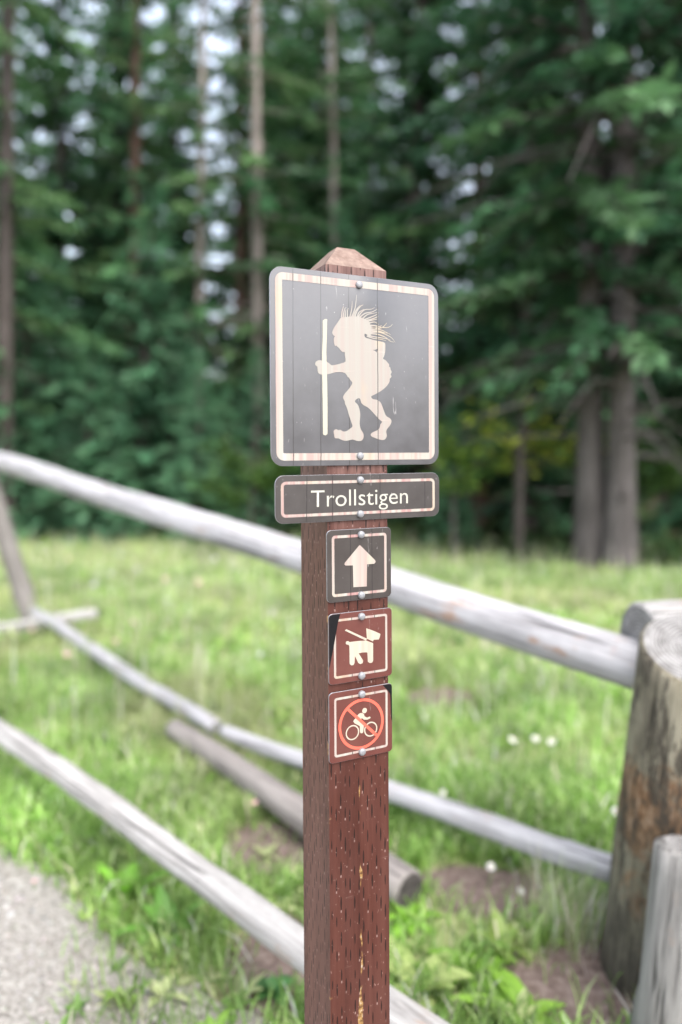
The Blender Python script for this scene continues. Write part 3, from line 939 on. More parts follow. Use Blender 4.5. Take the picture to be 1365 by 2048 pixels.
def build_fence():
    global M_END
    M_END = mat_endgrain()
    pale = mat_log('weathered_rail', (0.53, 0.525, 0.545), (0.37, 0.365, 0.38), (0.11, 0.103, 0.102), 0.6)
    pale2 = mat_log('weathered_rail_clean', (0.50, 0.49, 0.48), (0.35, 0.34, 0.33), (0.13, 0.12, 0.115), 0.25)
    dull = mat_log('dull_weathered_wood', (0.33, 0.305, 0.29), (0.22, 0.20, 0.19), (0.10, 0.09, 0.085), 0.1)
    postm = mat_log('mottled_post_wood', (0.33, 0.305, 0.23), (0.21, 0.19, 0.135), (0.055, 0.047, 0.034), 1.0, 0.5, low=0.95, scar=0.60)
    grey = mat_log('grey_cut_wood', (0.31, 0.30, 0.285), (0.20, 0.195, 0.185), (0.065, 0.06, 0.056), 0.15)
    root = empty('log_fence', gnd(1320, 1960))
    tag(root, 'rustic log fence of pale weathered rails running past the sign post', 'fence')
    # thick top rail
    o = log('rail', at(-170, 868, 6.4), at(1300, 1338, 1.745), 0.067, 0.061, pale, 3, root, wob=0.012, lump=0.06, knots=9)
    # low rails close to the ground on the far side
    log('rail', at(66, 1226, 5.35), at(436, 1456, 3.1), 0.040, 0.034, pale, 5, root, wob=0.03, lump=0.12)
    log('rail', at(446, 1464, 3.05), at(1250, 1752, 1.90), 0.030, 0.037, pale, 8, root, wob=0.02, lump=0.10)
    # front low rail
    log('rail', at(-260, 1272, 4.25), at(1010, 2172, 1.195), 0.042, 0.036, pale2, 11, root, wob=0.022, lump=0.13, knots=12)
    # left end frame: leaning leg and cross log
    log('leg', at(70, 1262, 5.45), at(-75, 800, 5.15), 0.075, 0.062, dull, 14, root)
    log('cross_log', at(-90, 1276, 5.1), at(196, 1226, 5.2), 0.048, 0.038, pale2, 15, root, wob=0.03)
    # right end frame: big leaning post, stub behind it, short leg in front
    b = gnd(1332, 1930); b.z = -0.12
    log('post', b, at(1392, 1292, 1.56), 0.168, 0.116, postm, 21, root, lump=0.045, wob=0.008, cut1=(0.05, 0.30), rnd=0.008, nr=40, knots=0)
    log('stub_log', at(1281, 1297, 1.76), at(1640, 1285, 1.80), 0.116, 0.118, pale2, 23, root, lump=0.04, cut0=(0.0, 0.0), knots=1)
    log('short_leg', at(1338, 2190, 1.43), at(1377, 1690, 1.455), 0.078, 0.066, grey, 27, root, lump=0.07, rnd=0.016, knots=2)
    # loose log on the ground
    fl = log('fallen_log', at(347, 1456, 3.12), at(822, 1778, 1.955), 0.042, 0.056, dull, 31, None, end=mat_plain('dark_log_end', (0.07, 0.062, 0.06), 0.9, 0, 0.2, 0.5, 60), wob=0.012, lump=0.06)  # end faces of this log are darker than its sides
    tag(fl, 'dull brown loose log lying in the grass between the low rails', 'log')


# ------------------------------------------------------------------ meadow
def inpath(x, y):
    return path_y(x) - y




def grass_density(P):
    """0..1 for arrays of ground points"""
    x, y = P[:, 0], P[:, 1]
    d = np.ones(len(P))
    for c, rx, ry in DIRT:
        q = ((x - c.x) / rx) ** 2 + ((y - c.y) / ry) ** 2
        d *= np.clip((q - 0.55) * 1.6, 0.04, 1)
    pn = np.array([noise.noise(Vector((a * 1.8, b * 1.8, 3))) for a, b in P[:, :2]])
    pd = np.array([inpath(a, b) for a, b in P[:, :2]])
    d *= np.clip(0.85 + 1.0 * pn, 0.15, 1)
    near = np.exp(-(((x + 0.36) / 0.22) ** 2 + ((y - 1.60) / 0.22) ** 2))      # thin grass creeping over the path edge
    d *= np.where(pd > 0.05, 0.0, 1.0) + 0.30 * near * (pd > 0.05)
    d *= np.where((pd > 0.22) & (near < 0.15), 0.0, np.where((pd > -0.03) & (pd < 0.05), 0.35, 1.0))
    # thin out under the trees
    edge = y + 0.62 * x - 10.9 + 0.8 * pn
    d *= np.clip(1 - edge * 0.5, 0, 1)
    return d


GREENS = np.array([(0.115, 0.215, 0.030), (0.155, 0.270, 0.045), (0.215, 0.320, 0.075), (0.095, 0.180, 0.032), (0.270, 0.345, 0.120), (0.34, 0.33, 0.17), (0.45, 0.41, 0.27)])


def scatter(rng, n, y0, y1, spread=0.56, extra=0.5):
    y = np.sqrt(rng.uniform(y0 ** 2, y1 ** 2, n))
    x = rng.uniform(-1, 1, n) * (y * spread + extra)
    return np.stack([x, y], 1)


def blades(rng, P, h, wd, lean, weights, smul=1.0, bend=0.5):
    n = len(P)
    a = rng.uniform(0, 2 * math.pi, n)
    side = np.stack([np.cos(a), np.sin(a), np.zeros(n)], 1)
    b = a + rng.uniform(-0.9, 0.9, n) + math.pi / 2
    out = np.stack([np.cos(b), np.sin(b), np.zeros(n)], 1)
    up = np.array([0, 0, 1.0])
    base = np.concatenate([P, np.full((n, 1), -0.008)], 1)
    ln = rng.uniform(lean[0], lean[1], n)[:, None]
    hh, ww = h[:, None], wd[:, None]
    p1 = base + up * hh * 0.55 + out * hh * ln * 0.35
    p2 = base + up * hh * (1 - 0.25 * ln) + out * hh * ln * (0.35 + bend)
    V = np.stack([base - side * ww * .4, base + side * ww * .4, p1 + side * ww * .5, p1 - side * ww * .5, p2], 1)
    ci = rng.choice(len(GREENS), n, p=np.array(weights) / np.sum(weights))
    c = np.minimum(GREENS[ci] * np.array([1.72, 1.66, 2.5]) * rng.uniform(0.75, 1.25, (n, 1)) * smul, 0.75)
    f1 = np.array([noise.noise(Vector((q[0] * 3.3, q[1] * 2.2, 7))) for q in P])[:, None]
    f2 = np.array([noise.noise(Vector((q[0] * 1.1, q[1] * 0.7, 21))) for q in P])[:, None]
    c = c * (1 + 0.5 * f1)
    straw = np.clip(f2 * 1.3 - 0.10, 0, 0.5) * np.clip((P[:, 1:2] - 1.7) / 1.5, 0.15, 1)
    c = c * (1 - straw) + straw * np.array([0.52, 0.50, 0.30]) * (0.9 + 0.5 * f1)
    i = np.arange(n)[:, None] * 5
    return V.reshape(-1, 3), [i + np.array([[0, 1, 2, 3]]), i + np.array([[3, 2, 4]])], np.repeat(c, 5, 0)


def join(parts):
    V, Fs, C, o = [], [], [], 0
    for v, f, c in parts:
        V.append(v); C.append(c); Fs += [q + o for q in f]; o += len(v)
    return np.concatenate(V), Fs, np.concatenate(C)


def leaf_fan(rng, base, L, wd, az, elev, droop, col, ns=4):
    """one lance-shaped leaf as a folded strip; returns V, faces, colours"""
    d = np.array([math.cos(az), math.sin(az), 0]); s = np.array([-math.sin(az), math.cos(az), 0])
    V = []
    prof = [0.25, 0.75, 1.0, 0.85, 0.5, 0.06][: ns + 2]
    n = len(prof)
    for i, p in enumerate(prof):
        t = i / (n - 1)
        c = np.array(base) + d * L * t * math.cos(elev) + np.array([0, 0, 1]) * (L * t * math.sin(elev) - droop * L * t * t)
        fold = 0.22 * wd * p
        V += [c + s * wd * .5 * p + np.array([0, 0, fold]), c, c - s * wd * .5 * p + np.array([0, 0, fold])]
    V = np.array(V); Fq = []
    for i in range(n - 1):
        a = 3 * i
        Fq += [(a, a + 3, a + 4, a + 1), (a + 1, a + 4, a + 5, a + 2)]
    C = np.tile(np.array(col), (len(V), 1)); C[1::3] *= 1.25
    return V, [np.array(Fq)], C


def build_meadow():
    rng = np.random.default_rng(12)
    ML = mat_leaf('grass_blades', 0.38, 0.5, 0.3)
    parts = []
    def zone(n, y0, y1, h, wd, lean, wts, smul=1.0, spread=0.56, bend=0.5):
        P = scatter(rng, n, y0, y1, spread)
        P = P[rng.random(len(P)) < grass_density(P)]
        hs = rng.uniform(h[0], h[1], len(P)); ws = rng.uniform(wd[0], wd[1], len(P))
        parts.append(blades(rng, P, hs, ws, lean, wts, smul, bend))
    zone(70000, 1.2, 2.8, (0.03, 0.12), (0.003, 0.007), (0.2, 1.1), [4, 5, 3, 3, 1, .5, .6])
    zone(36000, 2.4, 4.5, (0.05, 0.15), (0.004, 0.009), (0.2, 1.0), [3, 5, 5, 2, 3, 1.2, .8])
    zone(34000, 4.2, 8.5, (0.05, 0.15), (0.006, 0.012), (0.1, 0.9), [2, 4, 5, 2, 4, 2, .8])
    zone(26000, 8.0, 17, (0.06, 0.20), (0.009, 0.020), (0.1, 0.8), [2, 4, 5, 2, 4, 2, .8])
    # tall seeding stalks
    zone(3000, 3.0, 12, (0.2, 0.42), (0.004, 0.008), (0.05, 0.4), [0, 0, 1, 0, 3, 4, 3], 1.0, 0.56, 0.2)
    V, Fs, C = join(parts)
    tag(link('meadow_grass', bigmesh('meadow_grass', V, Fs, C), ML), 'bright yellow-green meadow grass round and beyond the log fence', None, None, 'stuff')
    # dry bunch of pale grass at the foot of the big fence post
    pb = []
    for c, n, hh in ((gnd(1120, 1880), 130, 0.26), (gnd(1165, 1860), 90, 0.22)):
        P = np.stack([rng.normal(c.x, 0.045, n), rng.normal(c.y, 0.045, n)], 1)
        pb.append(blades(rng, P, rng.uniform(.5, 1, n) * hh, rng.uniform(.0018, .0035, n), (0.1, 0.75), [0, 0, 2, 0, 4, 4, 3], 1.05))
    V, Fs, C = join(pb)
    o = link('grass_tuft', bigmesh('grass_tuft', V, Fs, C), ML)
    tag(o, 'pale dry tuft of fine grass growing left of the big fence post', 'plant')
    # broad-leaved ground cover on the verge
    MW = mat_leaf('weed_leaves', 0.35, 0.45, 0.4)
    parts = []
    cols = [(0.18, 0.32, 0.06), (0.23, 0.37, 0.08), (0.30, 0.42, 0.13), (0.13, 0.24, 0.06), (0.42, 0.48, 0.24)]
    P = np.concatenate([scatter(rng, 4600, 1.25, 8.0), scatter(rng, 1500, 1.4, 2.9)])
    P = P[rng.random(len(P)) < grass_density(P) * np.where(P[:, 1] < 2.9, 1.0, 0.5)]
    for x, y in P:
        k = rng.integers(4, 9); a0 = rng.uniform(0, 6.28); L0 = rng.uniform(0.035, 0.10) * (1.0 if y < 3 else 1.5)
        col = np.array(cols[rng.integers(0, 5)]) * rng.uniform(0.8, 1.2)
        for i in range(k):
            parts.append(leaf_fan(rng, (x, y, 0), L0 * rng.uniform(.6, 1.2), L0 * rng.uniform(.16, .34), a0 + i * 6.28 / k + rng.uniform(-.4, .4), rng.uniform(.3, 1.15), rng.uniform(0.1, 0.6), col))
    V, Fs, C = join(parts)
    tag(link('ground_cover', bigmesh('ground_cover', V, Fs, C), MW), 'low broad-leaved weeds covering the verge between path and fence', None, None, 'stuff')
    # large rosettes that can be told apart
    def rosette(pt, n, L, wd, label, col, elev=(0.25, 0.9), seed=1):
        r = np.random.default_rng(seed)
        ps = []
        for i in range(n):
            ps.append(leaf_fan(r, (0, 0, 0.0), L * r.uniform(.6, 1.15), wd * r.uniform(.7, 1.2), i * 6.28 / n + r.uniform(-.35, .35), r.uniform(*elev), r.uniform(0.15, 0.7), np.array(col) * 1.35 * r.uniform(.8, 1.25)))
        V, Fs, C = join(ps)
        o = link('leafy_weed', bigmesh('leafy_weed', V, Fs, C), MW, loc=(pt.x, pt.y, 0))
        tag(o, label, 'plant', 'large leafy weeds in the verge')
    rosette(gnd(838, 1990), 13, 0.20, 0.052, 'large weed with long pale leaves spreading right of the sign post', (0.30, 0.37, 0.14), (0.15, 0.8), 1)
    rosette(gnd(960, 1955), 9, 0.19, 0.048, 'bright green long-leaved weed beside the pale spreading weed', (0.15, 0.30, 0.035), (0.1, 0.6), 2)
    rosette(gnd(1050, 2035), 8, 0.17, 0.045, 'green weed lying over bare soil left of the short grey leg', (0.17, 0.31, 0.045), (0.05, 0.5), 3)
    rosette(gnd(815, 1850), 9, 0.12, 0.035, 'small fresh green weed below the cut end of the loose log', (0.16, 0.32, 0.04), (0.4, 1.1), 4)
    rosette(gnd(250, 1800), 12, 0.17, 0.042, 'tall bright weed below the front rail near the gravel path', (0.12, 0.27, 0.03), (0.5, 1.2), 5)
    rosette(gnd(330, 1870), 11, 0.15, 0.045, 'dark green weed below the front rail at the gravel edge', (0.085, 0.20, 0.035), (0.4, 1.1), 6)
    rosette(gnd(120, 1700), 11, 0.15, 0.040, 'green weed at the corner of gravel and grass left of the path edge', (0.11, 0.25, 0.035), (0.5, 1.2), 7)
    rosette(gnd(450, 1560), 10, 0.18, 0.042, 'green weed with upright leaves under the left end of the loose log', (0.15, 0.30, 0.04), (0.5, 1.2), 8)
    rosette(gnd(545, 1985), 9, 0.07, 0.035, 'small dark green weed at the left foot of the sign post', (0.06, 0.16, 0.05), (0.3, 1.0), 9)
    rosette(gnd(1010, 1900), 8, 0.13, 0.035, 'olive weed in bare soil between loose log and big fence post', (0.17, 0.24, 0.06), (0.3, 1.0), 10)


def build_flowers():
    white = mat_plain('white_petals', (0.60, 0.59, 0.585), 0.6, var=.06)
    pink = mat_plain('pink_petals', (0.50, 0.30, 0.33), 0.6)
    lilac = mat_plain('lilac_petals', (0.45, 0.43, 0.50), 0.6)
    stem = mat_plain('flower_stem', (0.12, 0.22, 0.05), 0.6)
    yellow = mat_plain('flower_eye', (0.6, 0.42, 0.05), 0.6)
    rs = random.Random(8)
    def petals(R, n):
        V, Fc = [], []
        for i in range(n):
            a = 2 * math.pi * i / n; wd = math.pi / n * 0.95
            o = len(V)
            for t, k, zz in ((0.12, 0.2, 0), (0.6, 1, 0.10), (0.92, 0.8, 0.06), (1.0, 0.2, 0.02)):
                for sgn in (-1, 1):
                    V.append((R * t * math.cos(a + sgn * wd * k), R * t * math.sin(a + sgn * wd * k), R * zz))
            for j in range(3):
                Fc.append((o + 2 * j, o + 2 * j + 1, o + 2 * j + 3, o + 2 * j + 2))
        return pymesh('petals', V, Fc)
    def ball(R, n=8):
        bm = bmesh.new(); bmesh.ops.create_icosphere(bm, subdivisions=1, radius=R)
        for v in bm.verts: v.co.z *= 0.5
        me = bpy.data.meshes.new('eye'); bm.to_mesh(me); bm.free(); return me
    def flower(px, py, top, R, m, label, grp):
        # (px,py) = blossom in the photo, top = blossom height
        Y = F * (CAMZ - top) / (py - HY)
        c = at(px, py, Y)
        r = empty('wildflower', (c.x, c.y, 0))
        tag(r, label, 'flower', grp)
        V, Fc = [], []
        for j in range(5):
            t = j / 4
            for k in range(5):
                a = 2 * math.pi * k / 5
                V.append((0.0018 * math.cos(a) + 0.012 * math.sin(t * 2), 0.0018 * math.sin(a), -0.01 + t * (top + 0.01)))
        for j in range(4):
            for k in range(5):
                Fc.append((5 * j + k, 5 * j + (k + 1) % 5, 5 * j + 5 + (k + 1) % 5, 5 * j + 5 + k))
        link('stem', pymesh('stem', V, Fc, True), stem, r)
        tilt = Matrix.Translation((0.012 * math.sin(2), 0, top)) @ Matrix.Rotation(rs.uniform(0.3, 0.9), 4, 'X') @ Matrix.Rotation(rs.uniform(-.4, .4), 4, 'Y')
        p = link('petals', petals(R, 8), m, r, matrix=tilt)
        link('flower_eye', ball(R * 0.28), yellow, p)
    F3 = 'three white blossoms in a row right of the sign post'
    flower(1020, 1480, 0.16, 0.016, white, 'left of three white blossoms in a row right of the no-cycling sign', F3)
    flower(1066, 1477, 0.17, 0.016, white, 'middle of three white blossoms in a row right of the no-cycling sign', F3)
    flower(1098, 1483, 0.16, 0.016, white, 'right one of three white blossoms in a row left of the big fence post', F3)
    flower(1225, 1622, 0.20, 0.013, white, 'single white blossom touching the left edge of the big fence post', 'white meadow flowers')
    flower(880, 1585, 0.10, 0.011, white, 'single white blossom just above the low rail right of the post', 'white meadow flowers')
    flower(975, 1733, 0.06, 0.013, white, 'pale stone modelled as a blossom on bare soil below the low rail, nearer the loose log', 'white meadow flowers')  # this and the next are stones on the soil, modelled as blossoms
    flower(1035, 1782, 0.05, 0.011, white, 'pale stone modelled as a blossom on bare soil below the low rail, nearer the fence post', 'white meadow flowers')
    flower(503, 1605, 0.10, 0.012, pink, 'pink blossom under the loose log left of the post', 'pink meadow flowers')
    flower(62, 1762, 0.03, 0.008, pink, 'pale pink blossom at the edge of the gravel path', 'pink meadow flowers')
    flower(395, 1165, 0.28, 0.026, pink, 'pink blossom far out in the meadow under the top rail', 'pink meadow flowers')
    for i in range(15):
        px, py = rs.uniform(20, 600), rs.uniform(1080, 1330)
        flower(px, py, rs.uniform(0.15, 0.3), 0.017 if py > 1180 else 0.024, rs.choice([lilac, lilac, pink]), 'small pale blossom standing in the far meadow left of the sign post', 'pale blossoms of the far meadow')


# ------------------------------------------------------------------ trees
def tube(path, radii, n=9):
    V, Fc = [], []
    for i, (p, r) in enumerate(zip(path, radii)):
        a = Vector(path[max(0, i - 1)]); b = Vector(path[min(len(path) - 1, i + 1)])
        d = (b - a).normalized()
        u = d.orthogonal().normalized() if abs(d.z) < 0.9 else Vector((1, 0, 0)); v = d.cross(u).normalized(); u = v.cross(d)
        for k in range(n):
            an = 2 * math.pi * k / n
            q = Vector(p) + (u * math.cos(an) + v * math.sin(an)) * r
            V.append(tuple(q))
    for i in range(len(path) - 1):
        for k in range(n):
            Fc.append((i * n + k, i * n + (k + 1) % n, (i + 1) * n + (k + 1) % n, (i + 1) * n + k))
    return V, Fc


def conifer(seed, H, R, bare, per=6, dz=0.34, cols=None, tr=0.16, droop=0.25, dens=1.0, dead=0, step=0.13, size=1.0):
    """returns (trunk mesh, crown mesh)"""
    rng = np.random.default_rng(seed); rs = random.Random(seed)
    cols = cols or [(0.030, 0.072, 0.042), (0.040, 0.090, 0.048), (0.055, 0.105, 0.050)]
    limbs = []
    bx, by = rs.uniform(-.02, .02), rs.uniform(-.02, .02)
    pth = [(bx * t * t * H + 0.05 * math.sin(t * 5 + seed), by * t * t * H + 0.05 * math.cos(t * 4 + seed), t * H) for t in np.linspace(0, 1, 18)]
    x0, y0 = pth[0][:2]; pth = [(a - x0, b - y0, c - 0.1 * (i == 0)) for i, (a, b, c) in enumerate(pth)]
    rad = [tr * (1.35 if i == 0 else 1.08 if i == 1 else 1) * (1 - 0.93 * t) for i, t in enumerate(np.linspace(0, 1, 18))]
    limbs.append(tube(pth, rad, 11))
    tx = lambda z: (np.interp(z, [p[2] for p in pth], [p[0] for p in pth]), np.interp(z, [p[2] for p in pth], [p[1] for p in pth]))
    quads, qc = [], []
    z = bare
    while z < H - 0.1:
        rel = (z - bare) / (H - bare)
        L0 = R * (1 - rel) ** 0.72 * min(1, 0.55 + rel * 6)
        for k in range(per):
            if rs.random() > dens: continue
            az = rs.uniform(0, 2 * math.pi)
            L = max(0.15, L0 * rs.uniform(0.62, 1.1)); zz = z + rs.uniform(-dz, dz) * 0.5
            el = (0.55 * rel - 0.12) + rs.uniform(-.15, .15)
            d = np.array([math.cos(az), math.sin(az), 0]); s = np.array([-d[1], d[0], 0])
            cx, cy = tx(zz)
            n = max(3, int(L / step))
            t = np.linspace(0.12, 1, n)
            C = np.array([cx, cy, zz]) + d * (L * t * math.cos(el))[:, None] + np.array([0, 0, 1.0]) * (L * t * math.sin(el) - droop * L * t * t + 0.10 * L * t ** 4)[:, None]
            if L > 0.5:
                limbs.append(tube([tuple(C[0] - d * 0.12 * L), tuple(C[n // 2]), tuple(C[-1])], [0.022 * L / 1.5 + .004, 0.012 * L / 1.5 + .003, .003], 4))
            cb = np.array(cols[rs.randrange(len(cols))]) * rs.uniform(0.75, 1.25)
            for sgn, w0 in ((-1, 1.0), (1, 1.0), (0, 0.8)):
                for rep in range(2 if sgn else 1):
                    tl = (0.13 + 0.42 * L * 0.28 * (1 - 0.75 * t)) * rng.uniform(.7, 1.3, n) * size
                    dirv = d * rng.uniform(.5, .95, n)[:, None] + s * (sgn * rng.uniform(.5, 1.0, n))[:, None] + np.array([0, 0, 1.0]) * rng.uniform(-.55, .12, n)[:, None]
                    if sgn == 0: dirv = d * 0.6 + np.array([0, 0, 1.0]) * rng.uniform(-.9, .35, n)[:, None]
                    dirv /= np.linalg.norm(dirv, axis=1)[:, None]
                    sd_ = np.cross(dirv, rng.normal(0, .5, (n, 3)) + np.array([0, 0, 1.0])); sd_ /= np.linalg.norm(sd_, axis=1)[:, None]
                    B = C + rng.normal(0, .03, (n, 3))
                    wd = (tl * rng.uniform(.13, .24, n))[:, None]
                    M = B + dirv * (tl * .45)[:, None]; T = B + dirv * tl[:, None] - np.array([0, 0, 1.0]) * (tl * .12)[:, None]
                    quads.append(np.stack([B, M + sd_ * wd, T, M - sd_ * wd], 1))
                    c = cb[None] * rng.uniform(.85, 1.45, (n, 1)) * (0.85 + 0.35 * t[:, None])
                    qc.append(np.repeat(c, 4, 0))
        z += dz * rs.uniform(.8, 1.2)
    for k in range(dead):
        zz = rs.uniform(0.8, bare + (1.5 if dead < 30 else 6)); az = rs.uniform(0, 6.28); L = rs.uniform(.4, 1.5 if dead < 30 else 2.0)
        cx, cy = tx(zz)
        p = [(cx, cy, zz), (cx + math.cos(az) * L * .5, cy + math.sin(az) * L * .5, zz - .02), (cx + math.cos(az) * L, cy + math.sin(az) * L, zz - rs.uniform(0, .45) * (1 if dead < 30 else L * 1.3))]
        limbs.append(tube(p, [.022, .015, .005], 5))
    Q = np.concatenate(quads); C = np.concatenate(qc)
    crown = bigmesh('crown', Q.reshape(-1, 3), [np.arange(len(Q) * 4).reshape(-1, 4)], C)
    V, Fc = merge(limbs)
    return pymesh('trunk', V, Fc, True), crown


def mat_bark(name, light, dark):
    m = NM(name, 0.9, 0.2)
    c = m.coord()
    g = m.noise(m.scale(c, (16, 16, 3)), 1.0, 6, 0.65, 0.4); b = m.noise(c, 2.5, 4)
    col = m.ramp(g, [(0.3, dark), (0.65, light)])
    col = m.mix(m.ramp(b, [(0.5, 0.0), (0.75, 0.6)]), col, tuple(k * .6 for k in light))
    m.color(col); m.bump(g, 0.7, 0.02)
    return m.m


def broadleaf(seed, H, R, n, cols, leaf=0.07, trunk=0.03):
    rng = np.random.default_rng(seed); rs = random.Random(seed)
    limbs, ends = [tube([(0, 0, -.05), (0.03, 0.02, H * .4), (0.05, 0, H * .8)], [trunk, trunk * .7, trunk * .3], 8)], []
    for k in range(11):
        z0 = H * rs.uniform(.3, .75); a = rs.uniform(0, 6.28); L = R * rs.uniform(.5, 1)
        e = (math.cos(a) * L, math.sin(a) * L, z0 + rs.uniform(.0, .35) * H * .6)
        limbs.append(tube([(0.03, 0.01, z0), (e[0] * .5, e[1] * .5, (z0 + e[2]) / 2 + .05), e], [trunk * .4, trunk * .25, .003], 5)); ends.append(e)
    E = np.array(ends)
    idx = rng.integers(0, len(E), n); fr = rng.uniform(.4, 1.05, (n, 1))
    P = E[idx] * fr + np.array([0, 0, 1]) * (1 - fr) * H * .45 + rng.normal(0, 1, (n, 3)) * np.array([.16, .16, .09]) * R
    nrm = rng.normal(0, .5, (n, 3)) + np.array([0, 0, 1]); nrm /= np.linalg.norm(nrm, axis=1)[:, None]
    u = np.cross(nrm, rng.normal(0, 1, (n, 3))); u /= np.linalg.norm(u, axis=1)[:, None]; v = np.cross(nrm, u)
    l = (leaf * rng.uniform(.6, 1.3, n))[:, None]
    Q = np.stack([P - u * l, P + v * l * .55, P + u * l, P - v * l * .55], 1)
    C = np.array(cols)[rng.integers(0, len(cols), n)] * rng.uniform(.7, 1.25, (n, 1))
    V, Fc = merge(limbs)
    return pymesh('trunk', V, Fc, True), bigmesh('crown', Q.reshape(-1, 3), [np.arange(n * 4).reshape(-1, 4)], np.repeat(C, 4, 0))


def build_trees():
    NEED = mat_leaf('spruce_needles', 0.28, 0.55, 0.4)
    LEAF = mat_leaf('sapling_leaves', 0.40, 0.5, 0.35)
    GREYB = mat_bark('grey_bark', (0.135, 0.120, 0.118), (0.045, 0.04, 0.038))
    PALEB = mat_bark('pale_bark', (0.38, 0.335, 0.31), (0.16, 0.14, 0.125))
    REDB = mat_bark('red_brown_bark', (0.17, 0.105, 0.085), (0.07, 0.043, 0.035))
    DARKB = mat_bark('dark_bark', (0.10, 0.085, 0.08), (0.04, 0.033, 0.03))
    blue = [(0.060, 0.165, 0.090), (0.080, 0.200, 0.110), (0.115, 0.245, 0.140)]
    mid = [(0.062, 0.160, 0.078), (0.085, 0.190, 0.085), (0.120, 0.225, 0.095)]
    dark = [(0.042, 0.115, 0.062), (0.056, 0.138, 0.070), (0.080, 0.165, 0.076)]
    K = {}
    K['young'] = [conifer(40 + i, 5.0 + .5 * i, 1.45, 0.12, 9, 0.22, blue, 0.06, 0.16, 1, step=0.075, size=.62) for i in range(3)]
    K['full'] = [conifer(60 + i, 15 + 2 * i, 2.6, 0.7, 7, 0.36, mid if i % 2 else dark, 0.18, 0.30, 0.95, 4) for i in range(3)]
    K['tall'] = [conifer(80 + i, 19 + 2 * i, 2.1, 1.9 + .4 * i, 5, 0.48, mid, 0.17, 0.30, 0.62, 12) for i in range(3)]
    K['thin'] = [conifer(95 + i, 18 + 2 * i, 1.6, 2.9 + .6 * i, 5, 0.50, mid, 0.12, 0.35, 0.68, 16) for i in range(2)]
    K['back'] = [conifer(110 + i, 18 + 3 * i, 2.8, 0.6, 6, 0.50, dark if i % 2 else mid, 0.2, 0.32, 0.95, 0, step=0.2, size=1.5) for i in range(3)]
    K['bough'] = [conifer(130, 15, 2.3, 2.4, 6, 0.42, dark, 0.15, 0.34, 0.75, 60)]
    rs = random.Random(77)
    copies = {}
    def plant(kind, i, px, Y, label, group, bark, sc=1.0, name='spruce_tree', rot=None, needles=NEED):
        x = (px - CX) / F * Y
        t, c = K[kind][i % len(K[kind])]
        key = (kind, i % len(K[kind]), bark.name)
        r = empty(name, (x, Y, hill(x, Y) - 0.03))
        r.rotation_euler = (0, 0, rs.uniform(0, 6.28) if rot is None else rot); r.scale = (sc, sc, sc)
        if key not in copies:
            tm = t if not t.materials else t.copy()
            tm.materials.clear(); tm.materials.append(bark)
            if not c.materials: c.materials.append(needles)
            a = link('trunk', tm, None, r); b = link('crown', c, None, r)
            copies[key] = (a, b)
        else:
            for src in copies[key]:
                o = src.copy(); COL.objects.link(o); o.parent = r
        tag(r, label, 'tree', group)
        return r
    g1 = 'young spruces along the edge of the meadow'
    plant('young', 0, 285, 13.1, 'young blue-green spruce with a pale pointed top behind the top rail', g1, DARKB, 1.31, 'young_spruce')
    plant('young', 1, 60, 12.3, 'broad young spruce by the left end of the top rail', g1, DARKB, 1.00, 'young_spruce')
    plant('young', 2, 395, 11.5, 'short bushy young spruce left of the name sign', g1, DARKB, 0.54, 'young_spruce')
    plant('young', 0, 175, 11.9, 'short dark young spruce in front of the pointed one', g1, DARKB, 0.72, 'young_spruce')
    plant('young', 1, 590, 15.9, 'green young spruce partly hidden by the large troll sign', g1, DARKB, 1.02, 'young_spruce')
    plant('young', 2, 690, 13.5, 'taller young spruce rising straight above the post top', g1, DARKB, 1.05, 'young_spruce')
    plant('young', 1, -120, 11.8, 'young spruce cut off by the left edge of the photo', g1, DARKB, 1.10, 'young_spruce')
    plant('young', 0, 480, 14.8, 'narrow young spruce between the pale trunks and the troll sign', g1, DARKB, 0.79, 'young_spruce')
    plant('young', 2, 900, 11.0, 'low dark young spruce right of the name sign', g1, DARKB, 0.40, 'young_spruce')
    plant('young', 1, 515, 13.2, 'young spruce hiding the foot of the palest bare trunk', g1, DARKB, 0.66, 'young_spruce')
    plant('young', 2, 125, 12.7, 'bushy young spruce between the broad one and the pointed one', g1, DARKB, 0.86, 'young_spruce')
    plant('young', 0, 225, 11.9, 'low young spruce at the grass edge in front of the pointed one', g1, DARKB, 0.52, 'young_spruce')
    plant('young', 1, 350, 13.0, 'mid-height young spruce close right of the pointed one', g1, DARKB, 0.80, 'young_spruce')
    plant('young', 0, 450, 12.2, 'low young spruce just left of the palest bare trunk', g1, DARKB, 0.55, 'young_spruce')
    plant('young', 2, -10, 11.6, 'low young spruce at the left edge below the dark trunk', g1, DARKB, 0.62, 'young_spruce')
    g2 = 'conifers with bare trunks at the forest edge'
    plant('thin', 0, 520, 14.5, 'tall conifer with the palest thick bare trunk left of the troll sign', g2, PALEB, 1.25, 'conifer_tree')
    plant('thin', 1, 395, 14.0, 'tall conifer with a thin grey bare trunk left of the pale thick one', g2, PALEB, 0.95, 'conifer_tree')
    plant('tall', 0, 476, 15.8, 'tall conifer with a red-brown trunk between two pale trunks', g2, REDB, 1.0, 'conifer_tree')
    plant('tall', 1, 265, 14.5, 'tall conifer with a brown trunk above the pointed young spruce', g2, REDB, 0.9, 'conifer_tree')
    plant('tall', 2, 8, 11.5, 'dark-trunked conifer at the left edge of the photo', g2, DARKB, 0.9, 'conifer_tree')
    plant('thin', 1, 676, 15.5, 'slim pale-trunked conifer directly above the post top', g2, PALEB, 1.0, 'conifer_tree')
    plant('bough', 0, 1240, 8.6, 'big conifer with the widest grey trunk standing above the right fence post', g2, GREYB, 1.15, 'conifer_tree')
